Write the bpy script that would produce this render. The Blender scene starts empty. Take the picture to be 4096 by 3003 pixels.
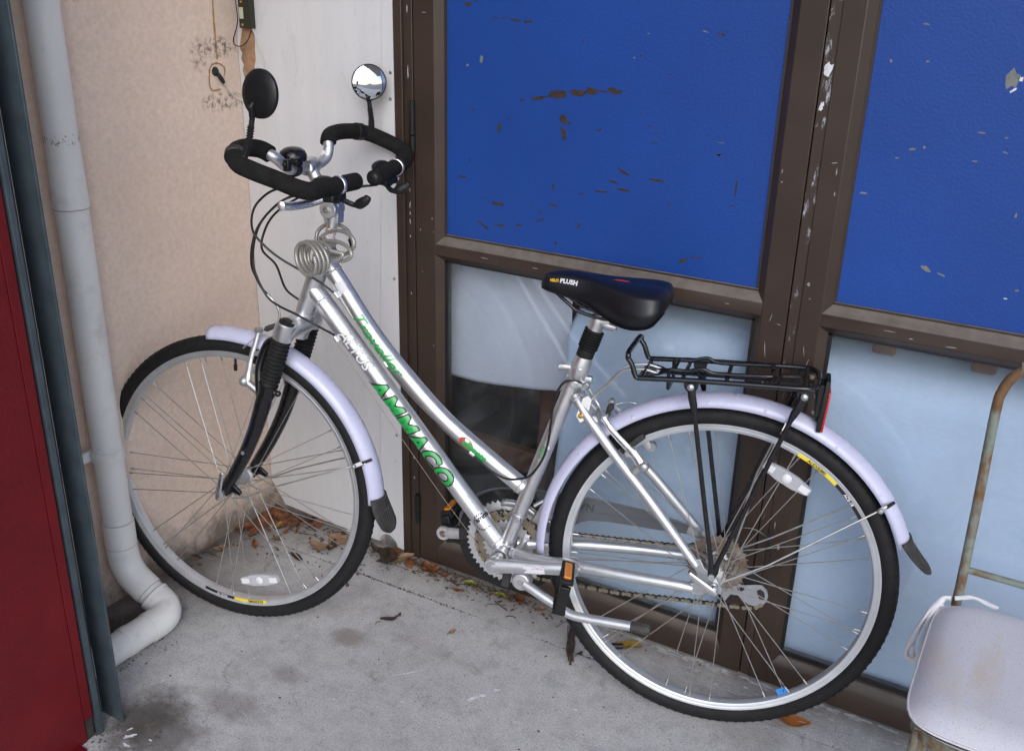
import bpy, bmesh, math, random
from mathutils import Vector, Matrix
from math import sin, cos, pi, radians, sqrt, atan2
random.seed(7)
S = bpy.context.scene
COL = S.collection

# ------------------------------------------------------------------ camera
CAMZ = 1.4607
YAW, PITCH, ROLL = -0.51904, 0.38949, 0.0253
fw = Vector((sin(YAW)*cos(PITCH), cos(YAW)*cos(PITCH), -sin(PITCH)))
rt = Vector((cos(YAW), -sin(YAW), 0.0))
up0 = rt.cross(fw)
r2 = rt*cos(ROLL) + up0*sin(ROLL)
u2 = up0*cos(ROLL) - rt*sin(ROLL)
cd = bpy.data.cameras.new('camera')
cam = bpy.data.objects.new('camera', cd); COL.objects.link(cam)
mw = Matrix((r2, u2, -fw)).transposed().to_4x4(); mw.translation = (0, 0, CAMZ)
cam.matrix_world = mw
cd.sensor_width = 36.0; cd.sensor_fit = 'HORIZONTAL'; cd.lens = 34.585
cd.clip_start = 0.05; cd.clip_end = 400
S.camera = cam

# ------------------------------------------------------------------ world + sun (overcast open shade)
W = bpy.data.worlds.new('World'); S.world = W; W.use_nodes = True
nt = W.node_tree; nt.nodes.clear()
sky = nt.nodes.new('ShaderNodeTexSky'); sky.sky_type = 'NISHITA'; sky.sun_disc = False
SUN_EL, SUN_AZ = radians(36), radians(146)      # azimuth clockwise from +Y
sky.sun_elevation = SUN_EL; sky.sun_rotation = SUN_AZ
sky.air_density = 1.0; sky.dust_density = 1.3; sky.ozone_density = 1.6
bg = nt.nodes.new('ShaderNodeBackground'); bg.inputs['Strength'].default_value = 0.14
ow = nt.nodes.new('ShaderNodeOutputWorld')
nt.links.new(sky.outputs[0], bg.inputs[0]); nt.links.new(bg.outputs[0], ow.inputs[0])
sl = bpy.data.lights.new('sun', 'SUN'); sl.energy = 0.6; sl.angle = radians(40); sl.color = (1.0, 0.985, 0.96)
so = bpy.data.objects.new('sun', sl); COL.objects.link(so)
sd = Vector((sin(SUN_AZ)*cos(SUN_EL), cos(SUN_AZ)*cos(SUN_EL), sin(SUN_EL)))
so.rotation_euler = sd.to_track_quat('Z', 'Y').to_euler(); so.location = (3, -4, 6)
S.view_settings.view_transform = 'Standard'; S.view_settings.look = 'None'
S.view_settings.exposure = 0.80; S.view_settings.gamma = 1.0; S.view_settings.use_curve_mapping = False
S.render.engine = 'CYCLES'

# ------------------------------------------------------------------ materials
MATS = {}
class NT:
    """small node-tree helper"""
    def __init__(s, name):
        s.m = bpy.data.materials.new(name); s.m.use_nodes = True
        s.t = s.m.node_tree; s.t.nodes.clear()
        s.out = s.t.nodes.new('ShaderNodeOutputMaterial')
        s.b = s.t.nodes.new('ShaderNodeBsdfPrincipled')
        s.t.links.new(s.b.outputs[0], s.out.inputs[0])
        s.tc = s.t.nodes.new('ShaderNodeTexCoord')
    def n(s, typ, **kw):
        x = s.t.nodes.new(typ)
        for k, v in kw.items(): setattr(x, k, v)
        return x
    def l(s, a, b): s.t.links.new(a, b)
    def coord(s, scale=(1, 1, 1), which='Object', rot=(0, 0, 0)):
        mp = s.n('ShaderNodeMapping'); mp.inputs['Scale'].default_value = scale; mp.inputs['Rotation'].default_value = rot
        s.l(s.tc.outputs[which], mp.inputs[0]); return mp.outputs[0]
    def noise(s, scale, detail=4, rough=.55, co=None, dist=0.):
        x = s.n('ShaderNodeTexNoise'); x.inputs['Scale'].default_value = scale; x.inputs['Detail'].default_value = detail
        x.inputs['Roughness'].default_value = rough; x.inputs['Distortion'].default_value = dist
        s.l(co if co is not None else s.tc.outputs['Object'], x.inputs['Vector']); return x.outputs[0]
    def ramp(s, fac, stops):
        x = s.n('ShaderNodeValToRGB'); e = x.color_ramp.elements
        while len(e) > 1: e.remove(e[-1])
        for i, (p, c) in enumerate(stops):
            q = e[0] if i == 0 else e.new(p)
            q.position = p; q.color = (c, c, c, 1) if isinstance(c, (int, float)) else (*c, 1)
        s.l(fac, x.inputs[0]); return x.outputs[0]
    def mix(s, fac, a, b, mode='MIX'):
        x = s.n('ShaderNodeMix', data_type='RGBA', blend_type=mode)
        for sock, v in ((x.inputs[0], fac), (x.inputs[6], a), (x.inputs[7], b)):
            if isinstance(v, (int, float)): sock.default_value = v
            elif isinstance(v, (tuple, list)): sock.default_value = (*v, 1) if len(v) == 3 else v
            else: s.l(v, sock)
        return x.outputs[2]
    def math(s, op, a, b=0.0):
        x = s.n('ShaderNodeMath', operation=op)
        for sock, v in ((x.inputs[0], a), (x.inputs[1], b)):
            if isinstance(v, (int, float)): sock.default_value = v
            else: s.l(v, sock)
        return x.outputs[0]
    def set(s, k, v):
        if isinstance(v, (int, float)): s.b.inputs[k].default_value = v
        elif isinstance(v, (tuple, list)): s.b.inputs[k].default_value = (*v, 1) if len(v) == 3 else v
        else: s.l(v, s.b.inputs[k])
    def bump(s, h, strength=.3, dist=.002, nrm=None):
        x = s.n('ShaderNodeBump'); x.inputs['Strength'].default_value = strength; x.inputs['Distance'].default_value = dist
        s.l(h, x.inputs['Height'])
        if nrm is not None: s.l(nrm, x.inputs['Normal'])
        s.l(x.outputs[0], s.b.inputs['Normal']); return x.outputs[0]

def simple(name, col, rough=.5, metal=0., var=.12, vs=14., bump=0., bs=300., spec=.5, dirt=None, ds=6., dthr=(.55, .75), coat=0., aniso=None):
    t = NT(name)
    nz = t.noise(vs, 5)
    c = t.mix(1.0, col, t.ramp(nz, [(.3, 1-var), (.7, 1+var)]), 'MULTIPLY')
    if dirt is not None:
        c = t.mix(t.ramp(t.noise(ds, 8, .65), [(dthr[0], 0.), (dthr[1], .8)]), c, dirt)
    t.set('Base Color', c); t.set('Metallic', metal)
    t.set('Roughness', t.ramp(t.noise(vs*2.3, 4), [(.3, max(.02, rough-.06)), (.7, min(1, rough+.08))]))
    t.set('Specular IOR Level', spec); t.set('Coat Weight', coat); t.set('Coat Roughness', .15)
    if bump: t.bump(t.noise(bs, 3), bump, .001)
    MATS[name] = t.m; return t.m

def facing_up(t):
    g = t.n('ShaderNodeNewGeometry'); sx = t.n('ShaderNodeSeparateXYZ'); t.l(g.outputs['Normal'], sx.inputs[0]); return sx.outputs[2]

simple('alu', (.74, .75, .765), .38, .92, .04, 30, .04, 900, dirt=(.42, .41, .39), ds=9, dthr=(.66, .98), coat=.25)
simple('alu_satin', (.70, .71, .73), .42, .88, .06, 40, .06, 700, dirt=(.34, .31, .27), ds=14, dthr=(.6, .95))
simple('alu_polished', (.80, .80, .82), .26, .95, .05, 20)
simple('weld', (.60, .61, .63), .3, 1., .1, 200, .5, 260)
simple('rim_metal', (.72, .74, .77), .42, .8, .05, 30, dirt=(.35, .34, .33), ds=22, dthr=(.6, .95))
simple('spoke_metal', (.52, .51, .49), .38, .9, .2, 40, dirt=(.27, .21, .15), ds=30, dthr=(.55, .95))
simple('tyre_rubber', (.011, .011, .012), .66, 0., .25, 40, .5, 420, dirt=(.055, .05, .047), ds=18, dthr=(.6, .95), spec=.3)
simple('foam', (.014, .0135, .013), .95, 0., .3, 60, .6, 900, dirt=(.045, .04, .034), ds=25, dthr=(.6, .95), spec=.2)
simple('black_plastic', (.009, .009, .010), .45, 0., .2, 50, .1, 700, dirt=(.05, .045, .04), ds=30, dthr=(.66, .98), spec=.4)
simple('black_paint', (.007, .007, .009), .25, 0., .1, 30, coat=.3, dirt=(.06, .055, .05), ds=40, dthr=(.68, .98))
simple('rubber_boot', (.011, .011, .011), .62, 0., .25, 60, .2, 600, dirt=(.06, .05, .042), ds=30, dthr=(.6, .95), spec=.35)
simple('saddle_vinyl', (.006, .007, .010), .36, 0., .15, 40, .25, 1200)
simple('fender', (.55, .555, .73), .26, 0., .04, 12, coat=.25, dirt=(.36, .345, .37), ds=70, dthr=(.62, .90))
simple('mud_rubber', (.035, .033, .032), .7, 0., .3, 60, .3, 500, dirt=(.14, .12, .10), ds=25, dthr=(.5, .9))
simple('cable_black', (.012, .012, .013), .3, 0., .1, 20)
simple('cable_white', (.62, .61, .58), .5, 0., .1, 20)
simple('steel', (.55, .55, .54), .35, 1., .15, 60, dirt=(.24, .15, .09), ds=40, dthr=(.58, .9))
simple('rusty_cog', (.17, .125, .095), .6, .4, .35, 60, .3, 300, dirt=(.30, .28, .25), ds=35, dthr=(.42, .72))
simple('chain_steel', (.27, .23, .17), .48, .5, .2, 120)
simple('chain_dark', (.018, .016, .014), .55, 0., .3, 90)
simple('gold', (.75, .45, .10), .25, 1.)
simple('pvc', (.73, .72, .71), .40, 0., .05, 6, .05, 200, dirt=(.34, .31, .27), ds=13, dthr=(.56, .86))
simple('pvc_grime', (.25, .23, .20), .7, 0., .3, 40)
simple('column_steel', (.045, .060, .073), .42, 0., .22, 20, .25, 260, dirt=(.16, .17, .17), ds=60, dthr=(.66, .9))
simple('canopy_paint', (.42, .42, .43), .7)
simple('scuff_grey', (.34, .33, .32), .6, 0., .3, 80)
simple('galv', (.50, .51, .52), .4, .8, .12, 60)
simple('screw_metal', (.40, .40, .40), .45, .8)
simple('sticker_white', (.72, .72, .76), .45)
simple('print_red', (.55, .06, .06), .5)
simple('print_black', (.012, .012, .014), .35)
simple('print_green', (.015, .36, .07), .28, 0., .10, 60, coat=.5)
simple('print_white', (.74, .74, .76), .4)
simple('print_yellow', (.80, .50, .02), .4)
simple('sticker_yellow', (.80, .62, .02), .4)
simple('sticker_blue', (.04, .26, .70), .4)
simple('decal_blue', (.03, .09, .45), .4)
simple('grime_black', (.03, .026, .022), .8, 0., .5, 60)
simple('glue', (.36, .20, .06), .5, 0., .4, 60)
simple('torn_board', (.36, .22, .13), .85, 0., .35, 40, .5, 200)
simple('wood_dark', (.085, .040, .020), .5, 0., .4, 9)
simple('interior', (.014, .014, .016), .8, 0., .1, 3)
simple('wood_mid', (.155, .080, .045), .6, 0., .3, 12)
simple('interior_grey', (.10, .10, .105), .6)
simple('led_case', (.022, .024, .016), .4)
simple('led_lens', (.52, .52, .40), .3)
simple('black_tape', (.012, .012, .012), .35)
simple('cap_plastic', (.012, .013, .017), .4)
simple('twig', (.060, .042, .030), .85, 0., .5, 60)
simple('gasket', (.012, .012, .013), .5)
simple('dropout_alu', (.58, .59, .61), .42, 1., .1, 60, dirt=(.3, .24, .18), ds=40, dthr=(.58, .9))
simple('wire_dark', (.22, .18, .14), .45, .6)
simple('paint_residue', (.47, .475, .48), .85, 0., .25, 80)
simple('chip_dark', (.040, .027, .023), .55, 0., .3, 80)
simple('chip_grey', (.17, .18, .175), .6, 0., .2, 80)
simple('paint_white_scuff', (.68, .69, .72), .6, 0., .2, 80)
simple('silver_guard', (.42, .44, .48), .38, .6, .08, 30)

def mat_concrete():
    t = NT('concrete')
    co = t.tc.outputs['Object']
    big = t.ramp(t.noise(1.9, 7, .62), [(.30, (.415, .410, .408)), (.52, (.475, .472, .470)), (.75, (.53, .528, .525))])
    mid = t.ramp(t.noise(21, 9, .74), [(.30, .74), (.5, 1.0), (.72, 1.15)])
    fine = t.ramp(t.noise(240, 3, .75), [(.30, .66), (.5, 1.0), (.70, 1.25)])
    c = t.mix(1., big, mid, 'MULTIPLY'); c = t.mix(1., c, fine, 'MULTIPLY')
    # dark pin-holes, sand grains and dirt specks
    v = t.n('ShaderNodeTexVoronoi'); v.inputs['Scale'].default_value = 120; t.l(co, v.inputs['Vector'])
    spk = t.ramp(v.outputs['Distance'], [(.10, 1.), (.22, 0.)])
    spk = t.math('MULTIPLY', spk, t.ramp(t.noise(11, 5, .7), [(.42, 0.), (.62, .9)]))
    c = t.mix(spk, c, (.085, .075, .066))
    v2 = t.n('ShaderNodeTexVoronoi'); v2.inputs['Scale'].default_value = 190; t.l(co, v2.inputs['Vector'])
    c = t.mix(t.math('MULTIPLY', t.ramp(v2.outputs['Distance'], [(.12, .75), (.24, 0.)]), t.ramp(t.noise(8, 4), [(.45, 0.), (.60, 1.)])), c, (.55, .545, .53))
    # pale scrapes and worn patches
    sp = t.ramp(t.noise(17, 10, .72, t.coord((1, .45, 1), rot=(0, 0, .55))), [(.62, 0.), (.69, .55)])
    c = t.mix(sp, c, (.56, .56, .555))
    dk = t.ramp(t.noise(12, 9, .70, t.coord((1, 1, 1), rot=(0, 0, 1.1))), [(.60, 0.), (.70, .45)])
    c = t.mix(dk, c, (.17, .16, .15))
    hair = t.n('ShaderNodeTexVoronoi', feature='DISTANCE_TO_EDGE'); hair.inputs['Scale'].default_value = 2.3
    t.l(t.mix(.12, co, t.noise(7, 6, .7)), hair.inputs['Vector'])
    c = t.mix(t.math('MULTIPLY', t.ramp(hair.outputs['Distance'], [(.002, .5), (.006, 0.)]), t.ramp(t.noise(3, 3), [(.52, 0.), (.6, 1.)])), c, (.13, .12, .11))
    # brownish damp stains
    st = t.ramp(t.noise(3.6, 7, .62, t.coord((1, 1, 1), rot=(.4, .2, .7))), [(.58, 0.), (.76, .45)])
    c = t.mix(st, c, (.19, .165, .145))
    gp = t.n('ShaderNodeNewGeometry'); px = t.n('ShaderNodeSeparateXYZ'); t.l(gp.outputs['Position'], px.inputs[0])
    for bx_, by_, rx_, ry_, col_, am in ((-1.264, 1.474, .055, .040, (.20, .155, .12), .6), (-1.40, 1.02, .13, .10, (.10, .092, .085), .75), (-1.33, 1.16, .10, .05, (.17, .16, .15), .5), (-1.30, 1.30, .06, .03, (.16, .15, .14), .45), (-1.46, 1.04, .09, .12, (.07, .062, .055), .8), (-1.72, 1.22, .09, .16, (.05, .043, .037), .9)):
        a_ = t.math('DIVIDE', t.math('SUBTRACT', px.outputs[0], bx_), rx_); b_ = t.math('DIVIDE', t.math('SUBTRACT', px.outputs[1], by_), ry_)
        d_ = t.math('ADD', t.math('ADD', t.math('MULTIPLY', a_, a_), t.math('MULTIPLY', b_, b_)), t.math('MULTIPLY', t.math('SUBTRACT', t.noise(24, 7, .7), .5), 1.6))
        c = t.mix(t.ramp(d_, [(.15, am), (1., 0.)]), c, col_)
    # dirt along the foot of the walls and round the gutter corner
    sx = t.n('ShaderNodeSeparateXYZ'); g = t.n('ShaderNodeNewGeometry'); t.l(g.outputs['Position'], sx.inputs[0])
    wig = t.math('MULTIPLY', t.math('SUBTRACT', t.noise(14, 6, .65), .5), .16)
    dwall = t.math('ADD', t.math('ADD', sx.outputs[0], 1.84), wig)
    e1 = t.ramp(dwall, [(.0, .85), (.10, .45), (.26, 0.)])
    ddoor = t.math('ADD', t.math('SUBTRACT', 1.838, sx.outputs[1]), wig)
    e2 = t.ramp(ddoor, [(.0, .55), (.05, .25), (.14, 0.)])
    c = t.mix(e1, c, (.085, .072, .062)); c = t.mix(e2, c, (.13, .112, .097))
    t.set('Base Color', c); t.set('Roughness', .88); t.set('Specular IOR Level', .3)
    h = t.math('ADD', t.math('MULTIPLY', t.noise(220, 4, .7), .5), t.math('MULTIPLY', t.noise(30, 6, .65), .8))
    t.bump(h, .6, .0025)
    MATS['concrete'] = t.m
mat_concrete()

def mat_render_wall():
    t = NT('render_peach')
    base = t.ramp(t.noise(2.2, 6, .6), [(.3, (.66, .52, .435)), (.7, (.72, .575, .485))])
    c = t.mix(1., base, t.ramp(t.noise(90, 5, .6), [(.3, .90), (.7, 1.07)]), 'MULTIPLY')
    spk = t.ramp(t.noise(60, 6, .7), [(.725, 0.), (.78, .5)])
    c = t.mix(spk, c, (.20, .14, .10))
    g = t.n('ShaderNodeNewGeometry'); sx = t.n('ShaderNodeSeparateXYZ'); t.l(g.outputs['Position'], sx.inputs[0])
    # splash dirt above the floor
    zz = t.math('ADD', sx.outputs[2], t.math('MULTIPLY', t.math('SUBTRACT', t.noise(16, 7, .7), .5), .34))
    c = t.mix(t.ramp(zz, [(.0, .85), (.06, .35), (.13, 0.)]), c, (.13, .105, .085))
    # mould around the old fitting: two blotchy bands
    def blob(cy, cz, ry, rz, s):
        a = t.math('DIVIDE', t.math('SUBTRACT', sx.outputs[1], cy), ry); b = t.math('DIVIDE', t.math('SUBTRACT', sx.outputs[2], cz), rz)
        d = t.math('ADD', t.math('MULTIPLY', a, a), t.math('MULTIPLY', b, b))
        return t.math('MULTIPLY', t.ramp(d, [(.25, s), (1., 0.)]), t.ramp(t.noise(75, 8, .72), [(.47, 0.), (.60, 1.)]))
    m = t.math('MAXIMUM', blob(1.765, 1.277, .085, .030, .85), t.math('MAXIMUM', blob(1.77, 1.152, .085, .026, .8), blob(1.712, 1.262, .035, .045, .6)))
    m = t.math('MAXIMUM', m, blob(1.36, 1.40, .16, .02, .5))
    c = t.mix(m, c, (.075, .048, .035))
    t.set('Base Color', c); t.set('Roughness', .9); t.set('Specular IOR Level', .25)
    h = t.math('ADD', t.noise(150, 4, .6), t.math('MULTIPLY', t.noise(420, 2), .5))
    t.bump(h, .55, .0022)
    MATS['render_peach'] = t.m
mat_render_wall()

def mat_board():
    t = NT('board_white')
    streak = t.noise(26, 6, .6, t.coord((1, 1, .10)))
    c = t.mix(1., (.68, .685, .71), t.ramp(streak, [(.3, .955), (.7, 1.03)]), 'MULTIPLY')
    c = t.mix(t.ramp(t.noise(150, 4, .7, t.coord((1, 1, .25))), [(.60, 0.), (.72, .25)]), c, (.30, .30, .31))
    c = t.mix(t.ramp(t.noise(9, 9, .7, t.coord((1.2, 1, .5))), [(.62, 0.), (.74, .42)]), c, (.33, .32, .31))
    c = t.mix(t.ramp(t.noise(21, 7, .7), [(.715, 0.), (.74, .45)]), c, (.36, .15, .10))
    t.set('Base Color', c); t.set('Roughness', .55)
    t.bump(t.noise(120, 3, .6, t.coord((1, 1, .3))), .12, .001)
    MATS['board_white'] = t.m
mat_board()

def mat_brown():
    t = NT('brown_metal')
    c = t.mix(1., (.044, .0285, .0215), t.ramp(t.noise(8, 5), [(.3, .85), (.7, 1.15)]), 'MULTIPLY')
    # scratches: very stretched noise, both ways
    s1 = t.ramp(t.noise(11, 8, .75, t.coord((7, 7, .8))), [(.70, 0.), (.73, .55)])
    s2 = t.ramp(t.noise(13, 8, .75, t.coord((1.2, 1, 9))), [(.715, 0.), (.74, .5)])
    s = t.math('MULTIPLY', t.math('MAXIMUM', s1, s2), t.ramp(t.noise(4, 3), [(.42, 0.), (.56, 1.)]))
    c = t.mix(s, c, (.30, .285, .27))
    # dust lies on what faces up
    d = t.math('MULTIPLY', t.ramp(facing_up(t), [(.30, 0.), (.75, 1.)]), t.ramp(t.noise(34, 7, .65), [(.28, .45), (.62, .9)]))
    c = t.mix(d, c, (.205, .180, .155))
    t.set('Base Color', c); t.set('Roughness', t.mix(d, (.40, .40, .40), (.9, .9, .9)))
    t.bump(t.noise(500, 2), .08, .0006)
    MATS['brown_metal'] = t.m
mat_brown()

def mat_strip():
    t = NT('worn_strip')
    wear = t.ramp(t.noise(14, 8, .7, t.coord((5, 1, 1.4))), [(.575, 0.), (.66, 1.)])
    g = t.n('ShaderNodeNewGeometry'); sx = t.n('ShaderNodeSeparateXYZ'); t.l(g.outputs['Position'], sx.inputs[0])
    zc = t.math('SUBTRACT', sx.outputs[2], 1.19); zc = t.math('MULTIPLY', zc, zc)
    wear = t.math('MULTIPLY', wear, t.ramp(zc, [(.0, 1.), (.02, .9), (.10, .35), (.5, .12)]))
    c = t.mix(wear, (.05, .033, .026), (.62, .66, .72))
    t.set('Base Color', c); t.set('Metallic', t.math('MULTIPLY', wear, .6)); t.set('Roughness', .38)
    MATS['worn_strip'] = t.m
mat_strip()

def mat_blue():
    t = NT('blue_paint')
    c = t.mix(1., (.012, .060, .29), t.ramp(t.noise(3, 5), [(.3, .92), (.7, 1.08)]), 'MULTIPLY')
    sc = t.ramp(t.noise(16, 8, .75, t.coord((.7, 1, 6))), [(.71, 0.), (.74, .35)])
    c = t.mix(sc, c, (.16, .22, .40))
    t.set('Base Color', c); t.set('Roughness', .40); t.set('Specular IOR Level', .42); t.set('Coat Weight', .0)
    h = t.math('ADD', t.noise(190, 3, .5), t.math('MULTIPLY', t.noise(60, 3), .6))
    t.bump(h, .35, .0014)
    MATS['blue_paint'] = t.m
mat_blue()

def mat_red():
    t = NT('red_paint')
    c = t.mix(1., (.12, .0045, .008), t.ramp(t.noise(7, 6), [(.3, .82), (.7, 1.12)]), 'MULTIPLY')
    c = t.mix(t.ramp(t.noise(40, 8, .7), [(.715, 0.), (.74, .7)]), c, (.42, .30, .30))
    t.set('Base Color', c); t.set('Roughness', .5); t.set('Specular IOR Level', .3)
    t.bump(t.math('ADD', t.noise(130, 4, .6), t.math('MULTIPLY', t.noise(40, 4), .5)), .55, .0022)
    MATS['red_paint'] = t.m
mat_red()

def mat_glass():
    t = NT('pane_glass')
    lw = t.n('ShaderNodeLayerWeight'); lw.inputs['Blend'].default_value = .5
    fr_ = t.math('ADD', t.math('MULTIPLY', t.math('POWER', lw.outputs['Facing'], 5.0), .9), .035)
    tr = t.n('ShaderNodeBsdfTransparent'); tr.inputs[0].default_value = (.93, .95, .96, 1)
    gl = t.n('ShaderNodeBsdfGlossy'); gl.inputs['Roughness'].default_value = .015
    df = t.n('ShaderNodeBsdfDiffuse'); df.inputs[0].default_value = (.55, .57, .60, 1)
    m1 = t.n('ShaderNodeMixShader'); t.l(fr_, m1.inputs[0]); t.l(tr.outputs[0], m1.inputs[1]); t.l(gl.outputs[0], m1.inputs[2])
    m2 = t.n('ShaderNodeMixShader')      # film of dust and wiping streaks on the pane
    dust = t.ramp(t.noise(5, 8, .65, t.coord((1.5, 1, .7), rot=(0, .6, 0))), [(.35, .004), (.7, .045)])
    spot = t.ramp(t.noise(160, 3, .6), [(.74, 0.), (.77, .25)])
    t.l(t.math('ADD', dust, spot), m2.inputs[0]); t.l(m1.outputs[0], m2.inputs[1]); t.l(df.outputs[0], m2.inputs[2])
    t.l(m2.outputs[0], t.out.inputs[0]); t.t.nodes.remove(t.b)
    MATS['pane_glass'] = t.m
mat_glass()

def mat_cloth(name, col, stain, warm=(.3, .27, .22)):
    t = NT(name)
    c = t.mix(1., col, t.ramp(t.noise(5, 6, .6), [(.3, .92), (.7, 1.05)]), 'MULTIPLY')
    wv = t.noise(260, 3, .6, t.coord((.25, 1, 1)))
    c = t.mix(1., c, t.ramp(wv, [(.3, .955), (.7, 1.03)]), 'MULTIPLY')
    c = t.mix(t.ramp(t.noise(4.2, 8, .65), [(.58, 0.), (.76, stain)]), c, warm)
    t.set('Base Color', c); t.set('Roughness', .92); t.set('Specular IOR Level', .15)
    t.bump(wv, .15, .0008)
    MATS[name] = t.m
mat_cloth('curtain_grey', (.62, .66, .76), .22)
mat_cloth('curtain_blue', (.58, .70, .88), .05)

def mat_cushion():
    t = NT('cushion_cloth')
    c = t.mix(t.ramp(t.noise(420, 3, .7, t.coord((1, .5, 1))), [(.56, 0.), (.68, .5)]), (.60, .60, .655), (.30, .30, .38))
    st = t.ramp(t.noise(5.5, 5, .6, t.coord((2.2, .55, 1), rot=(0, 0, -.18))), [(.57, 0.), (.74, .55)])
    c = t.mix(st, c, (.56, .47, .34))
    t.set('Base Color', c); t.set('Roughness', .93); t.set('Specular IOR Level', .15); t.set('Sheen Weight', .15)
    t.bump(t.math('ADD', t.noise(420, 3), t.math('MULTIPLY', t.noise(22, 4), .8)), .4, .0012)
    MATS['cushion_cloth'] = t.m
mat_cushion()
simple('cloth_tape', (.66, .65, .67), .92, 0., .08, 40, .2, 300)

def mat_rusty():
    t = NT('rusty_paint')
    f = t.ramp(t.noise(17, 8, .65, t.coord((1, 1, .6))), [(.44, 0.), (.55, 1.)])
    paint = t.mix(t.noise(30, 5), (.15, .19, .17), (.24, .27, .22))
    rust = t.mix(t.noise(60, 6), (.075, .036, .018), (.23, .125, .055))
    t.set('Base Color', t.mix(f, paint, rust)); t.set('Roughness', .72)
    t.bump(t.noise(150, 6, .7), .5, .0014)
    MATS['rusty_paint'] = t.m
mat_rusty()

def mat_leaf(name, a, b, rough=.6):
    t = NT(name)
    c = t.mix(t.ramp(t.noise(45, 6, .65), [(.35, 0.), (.65, 1.)]), a, b)
    t.set('Base Color', c); t.set('Roughness', rough); t.bump(t.noise(200, 4), .4, .001)
    MATS[name] = t.m
mat_leaf('leaf_rust', (.130, .045, .018), (.240, .095, .035))
mat_leaf('leaf_tan', (.190, .115, .062), (.300, .190, .105))
mat_leaf('leaf_dark', (.025, .017, .013), (.065, .040, .026))
mat_leaf('leaf_orange', (.28, .075, .012), (.40, .14, .020), .4)
mat_leaf('leaf_yellow', (.30, .22, .030), (.24, .13, .035))
mat_leaf('leaf_green', (.20, .23, .035), (.30, .30, .05))
mat_leaf('litter', (.055, .038, .028), (.19, .105, .055), .9)

def mat_lock():
    t = NT('lock_cable')
    uv = t.tc.outputs['UV']; sx = t.n('ShaderNodeSeparateXYZ'); t.l(uv, sx.inputs[0])
    ph = t.math('ADD', t.math('MULTIPLY', sx.outputs[0], 210.), t.math('MULTIPLY', sx.outputs[1], 3.))
    s = t.math('SINE', t.math('MULTIPLY', ph, 6.2832))
    k = t.ramp(t.math('ADD', t.math('MULTIPLY', s, .5), .5), [(.25, 0.), (.75, 1.)])
    t.set('Base Color', t.mix(k, (.25, .235, .205), (.43, .42, .385))); t.set('Metallic', .35)
    t.set('Roughness', .34); t.set('Coat Weight', 1.); t.set('Coat Roughness', .08)
    MATS['lock_cable'] = t.m
mat_lock()

def mat_clear(name, col, a, rough=.1):
    t = NT(name)
    tr = t.n('ShaderNodeBsdfTransparent'); tr.inputs[0].default_value = (.95, .95, .95, 1)
    m = t.n('ShaderNodeMixShader'); m.inputs[0].default_value = a
    ck = t.n('ShaderNodeTexChecker'); ck.inputs['Scale'].default_value = 420; t.l(t.tc.outputs['Object'], ck.inputs[0])
    t.set('Base Color', t.mix(ck.outputs[1], col, tuple(min(1, x*1.25) for x in col)) if 'reflector' in name else col); t.set('Roughness', rough)
    t.l(tr.outputs[0], m.inputs[1]); t.l(t.b.outputs[0], m.inputs[2]); t.l(m.outputs[0], t.out.inputs[0])
    MATS[name] = t.m
mat_clear('reflector_clear', (.62, .63, .68), .45)
mat_clear('reflector_bright', (.78, .78, .82), .8)
mat_clear('guard_smoke', (.016, .016, .017), .72, .2)
mat_clear('guard_grey', (.105, .112, .125), .90, .45)
def mat_reflector(name, a, b):
    t = NT(name)
    ck = t.n('ShaderNodeTexChecker'); ck.inputs['Scale'].default_value = 300; t.l(t.tc.outputs['Object'], ck.inputs[0])
    t.set('Base Color', t.mix(ck.outputs[1], a, b)); t.set('Roughness', .18); t.set('Coat Weight', .5)
    MATS[name] = t.m
mat_reflector('amber', (.60, .17, .012), (.78, .28, .02))
mat_reflector('red_lens', (.30, .010, .012), (.62, .03, .03))
t = NT('mirror_glass'); t.set('Base Color', (.86, .87, .88)); t.set('Metallic', 1.); t.set('Roughness', .02); MATS['mirror_glass'] = t.m
t = NT('asphalt'); t.set('Base Color', t.mix(t.noise(40, 6), (.16, .158, .155), (.24, .236, .23))); t.set('Roughness', .9); MATS['asphalt'] = t.m

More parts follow.
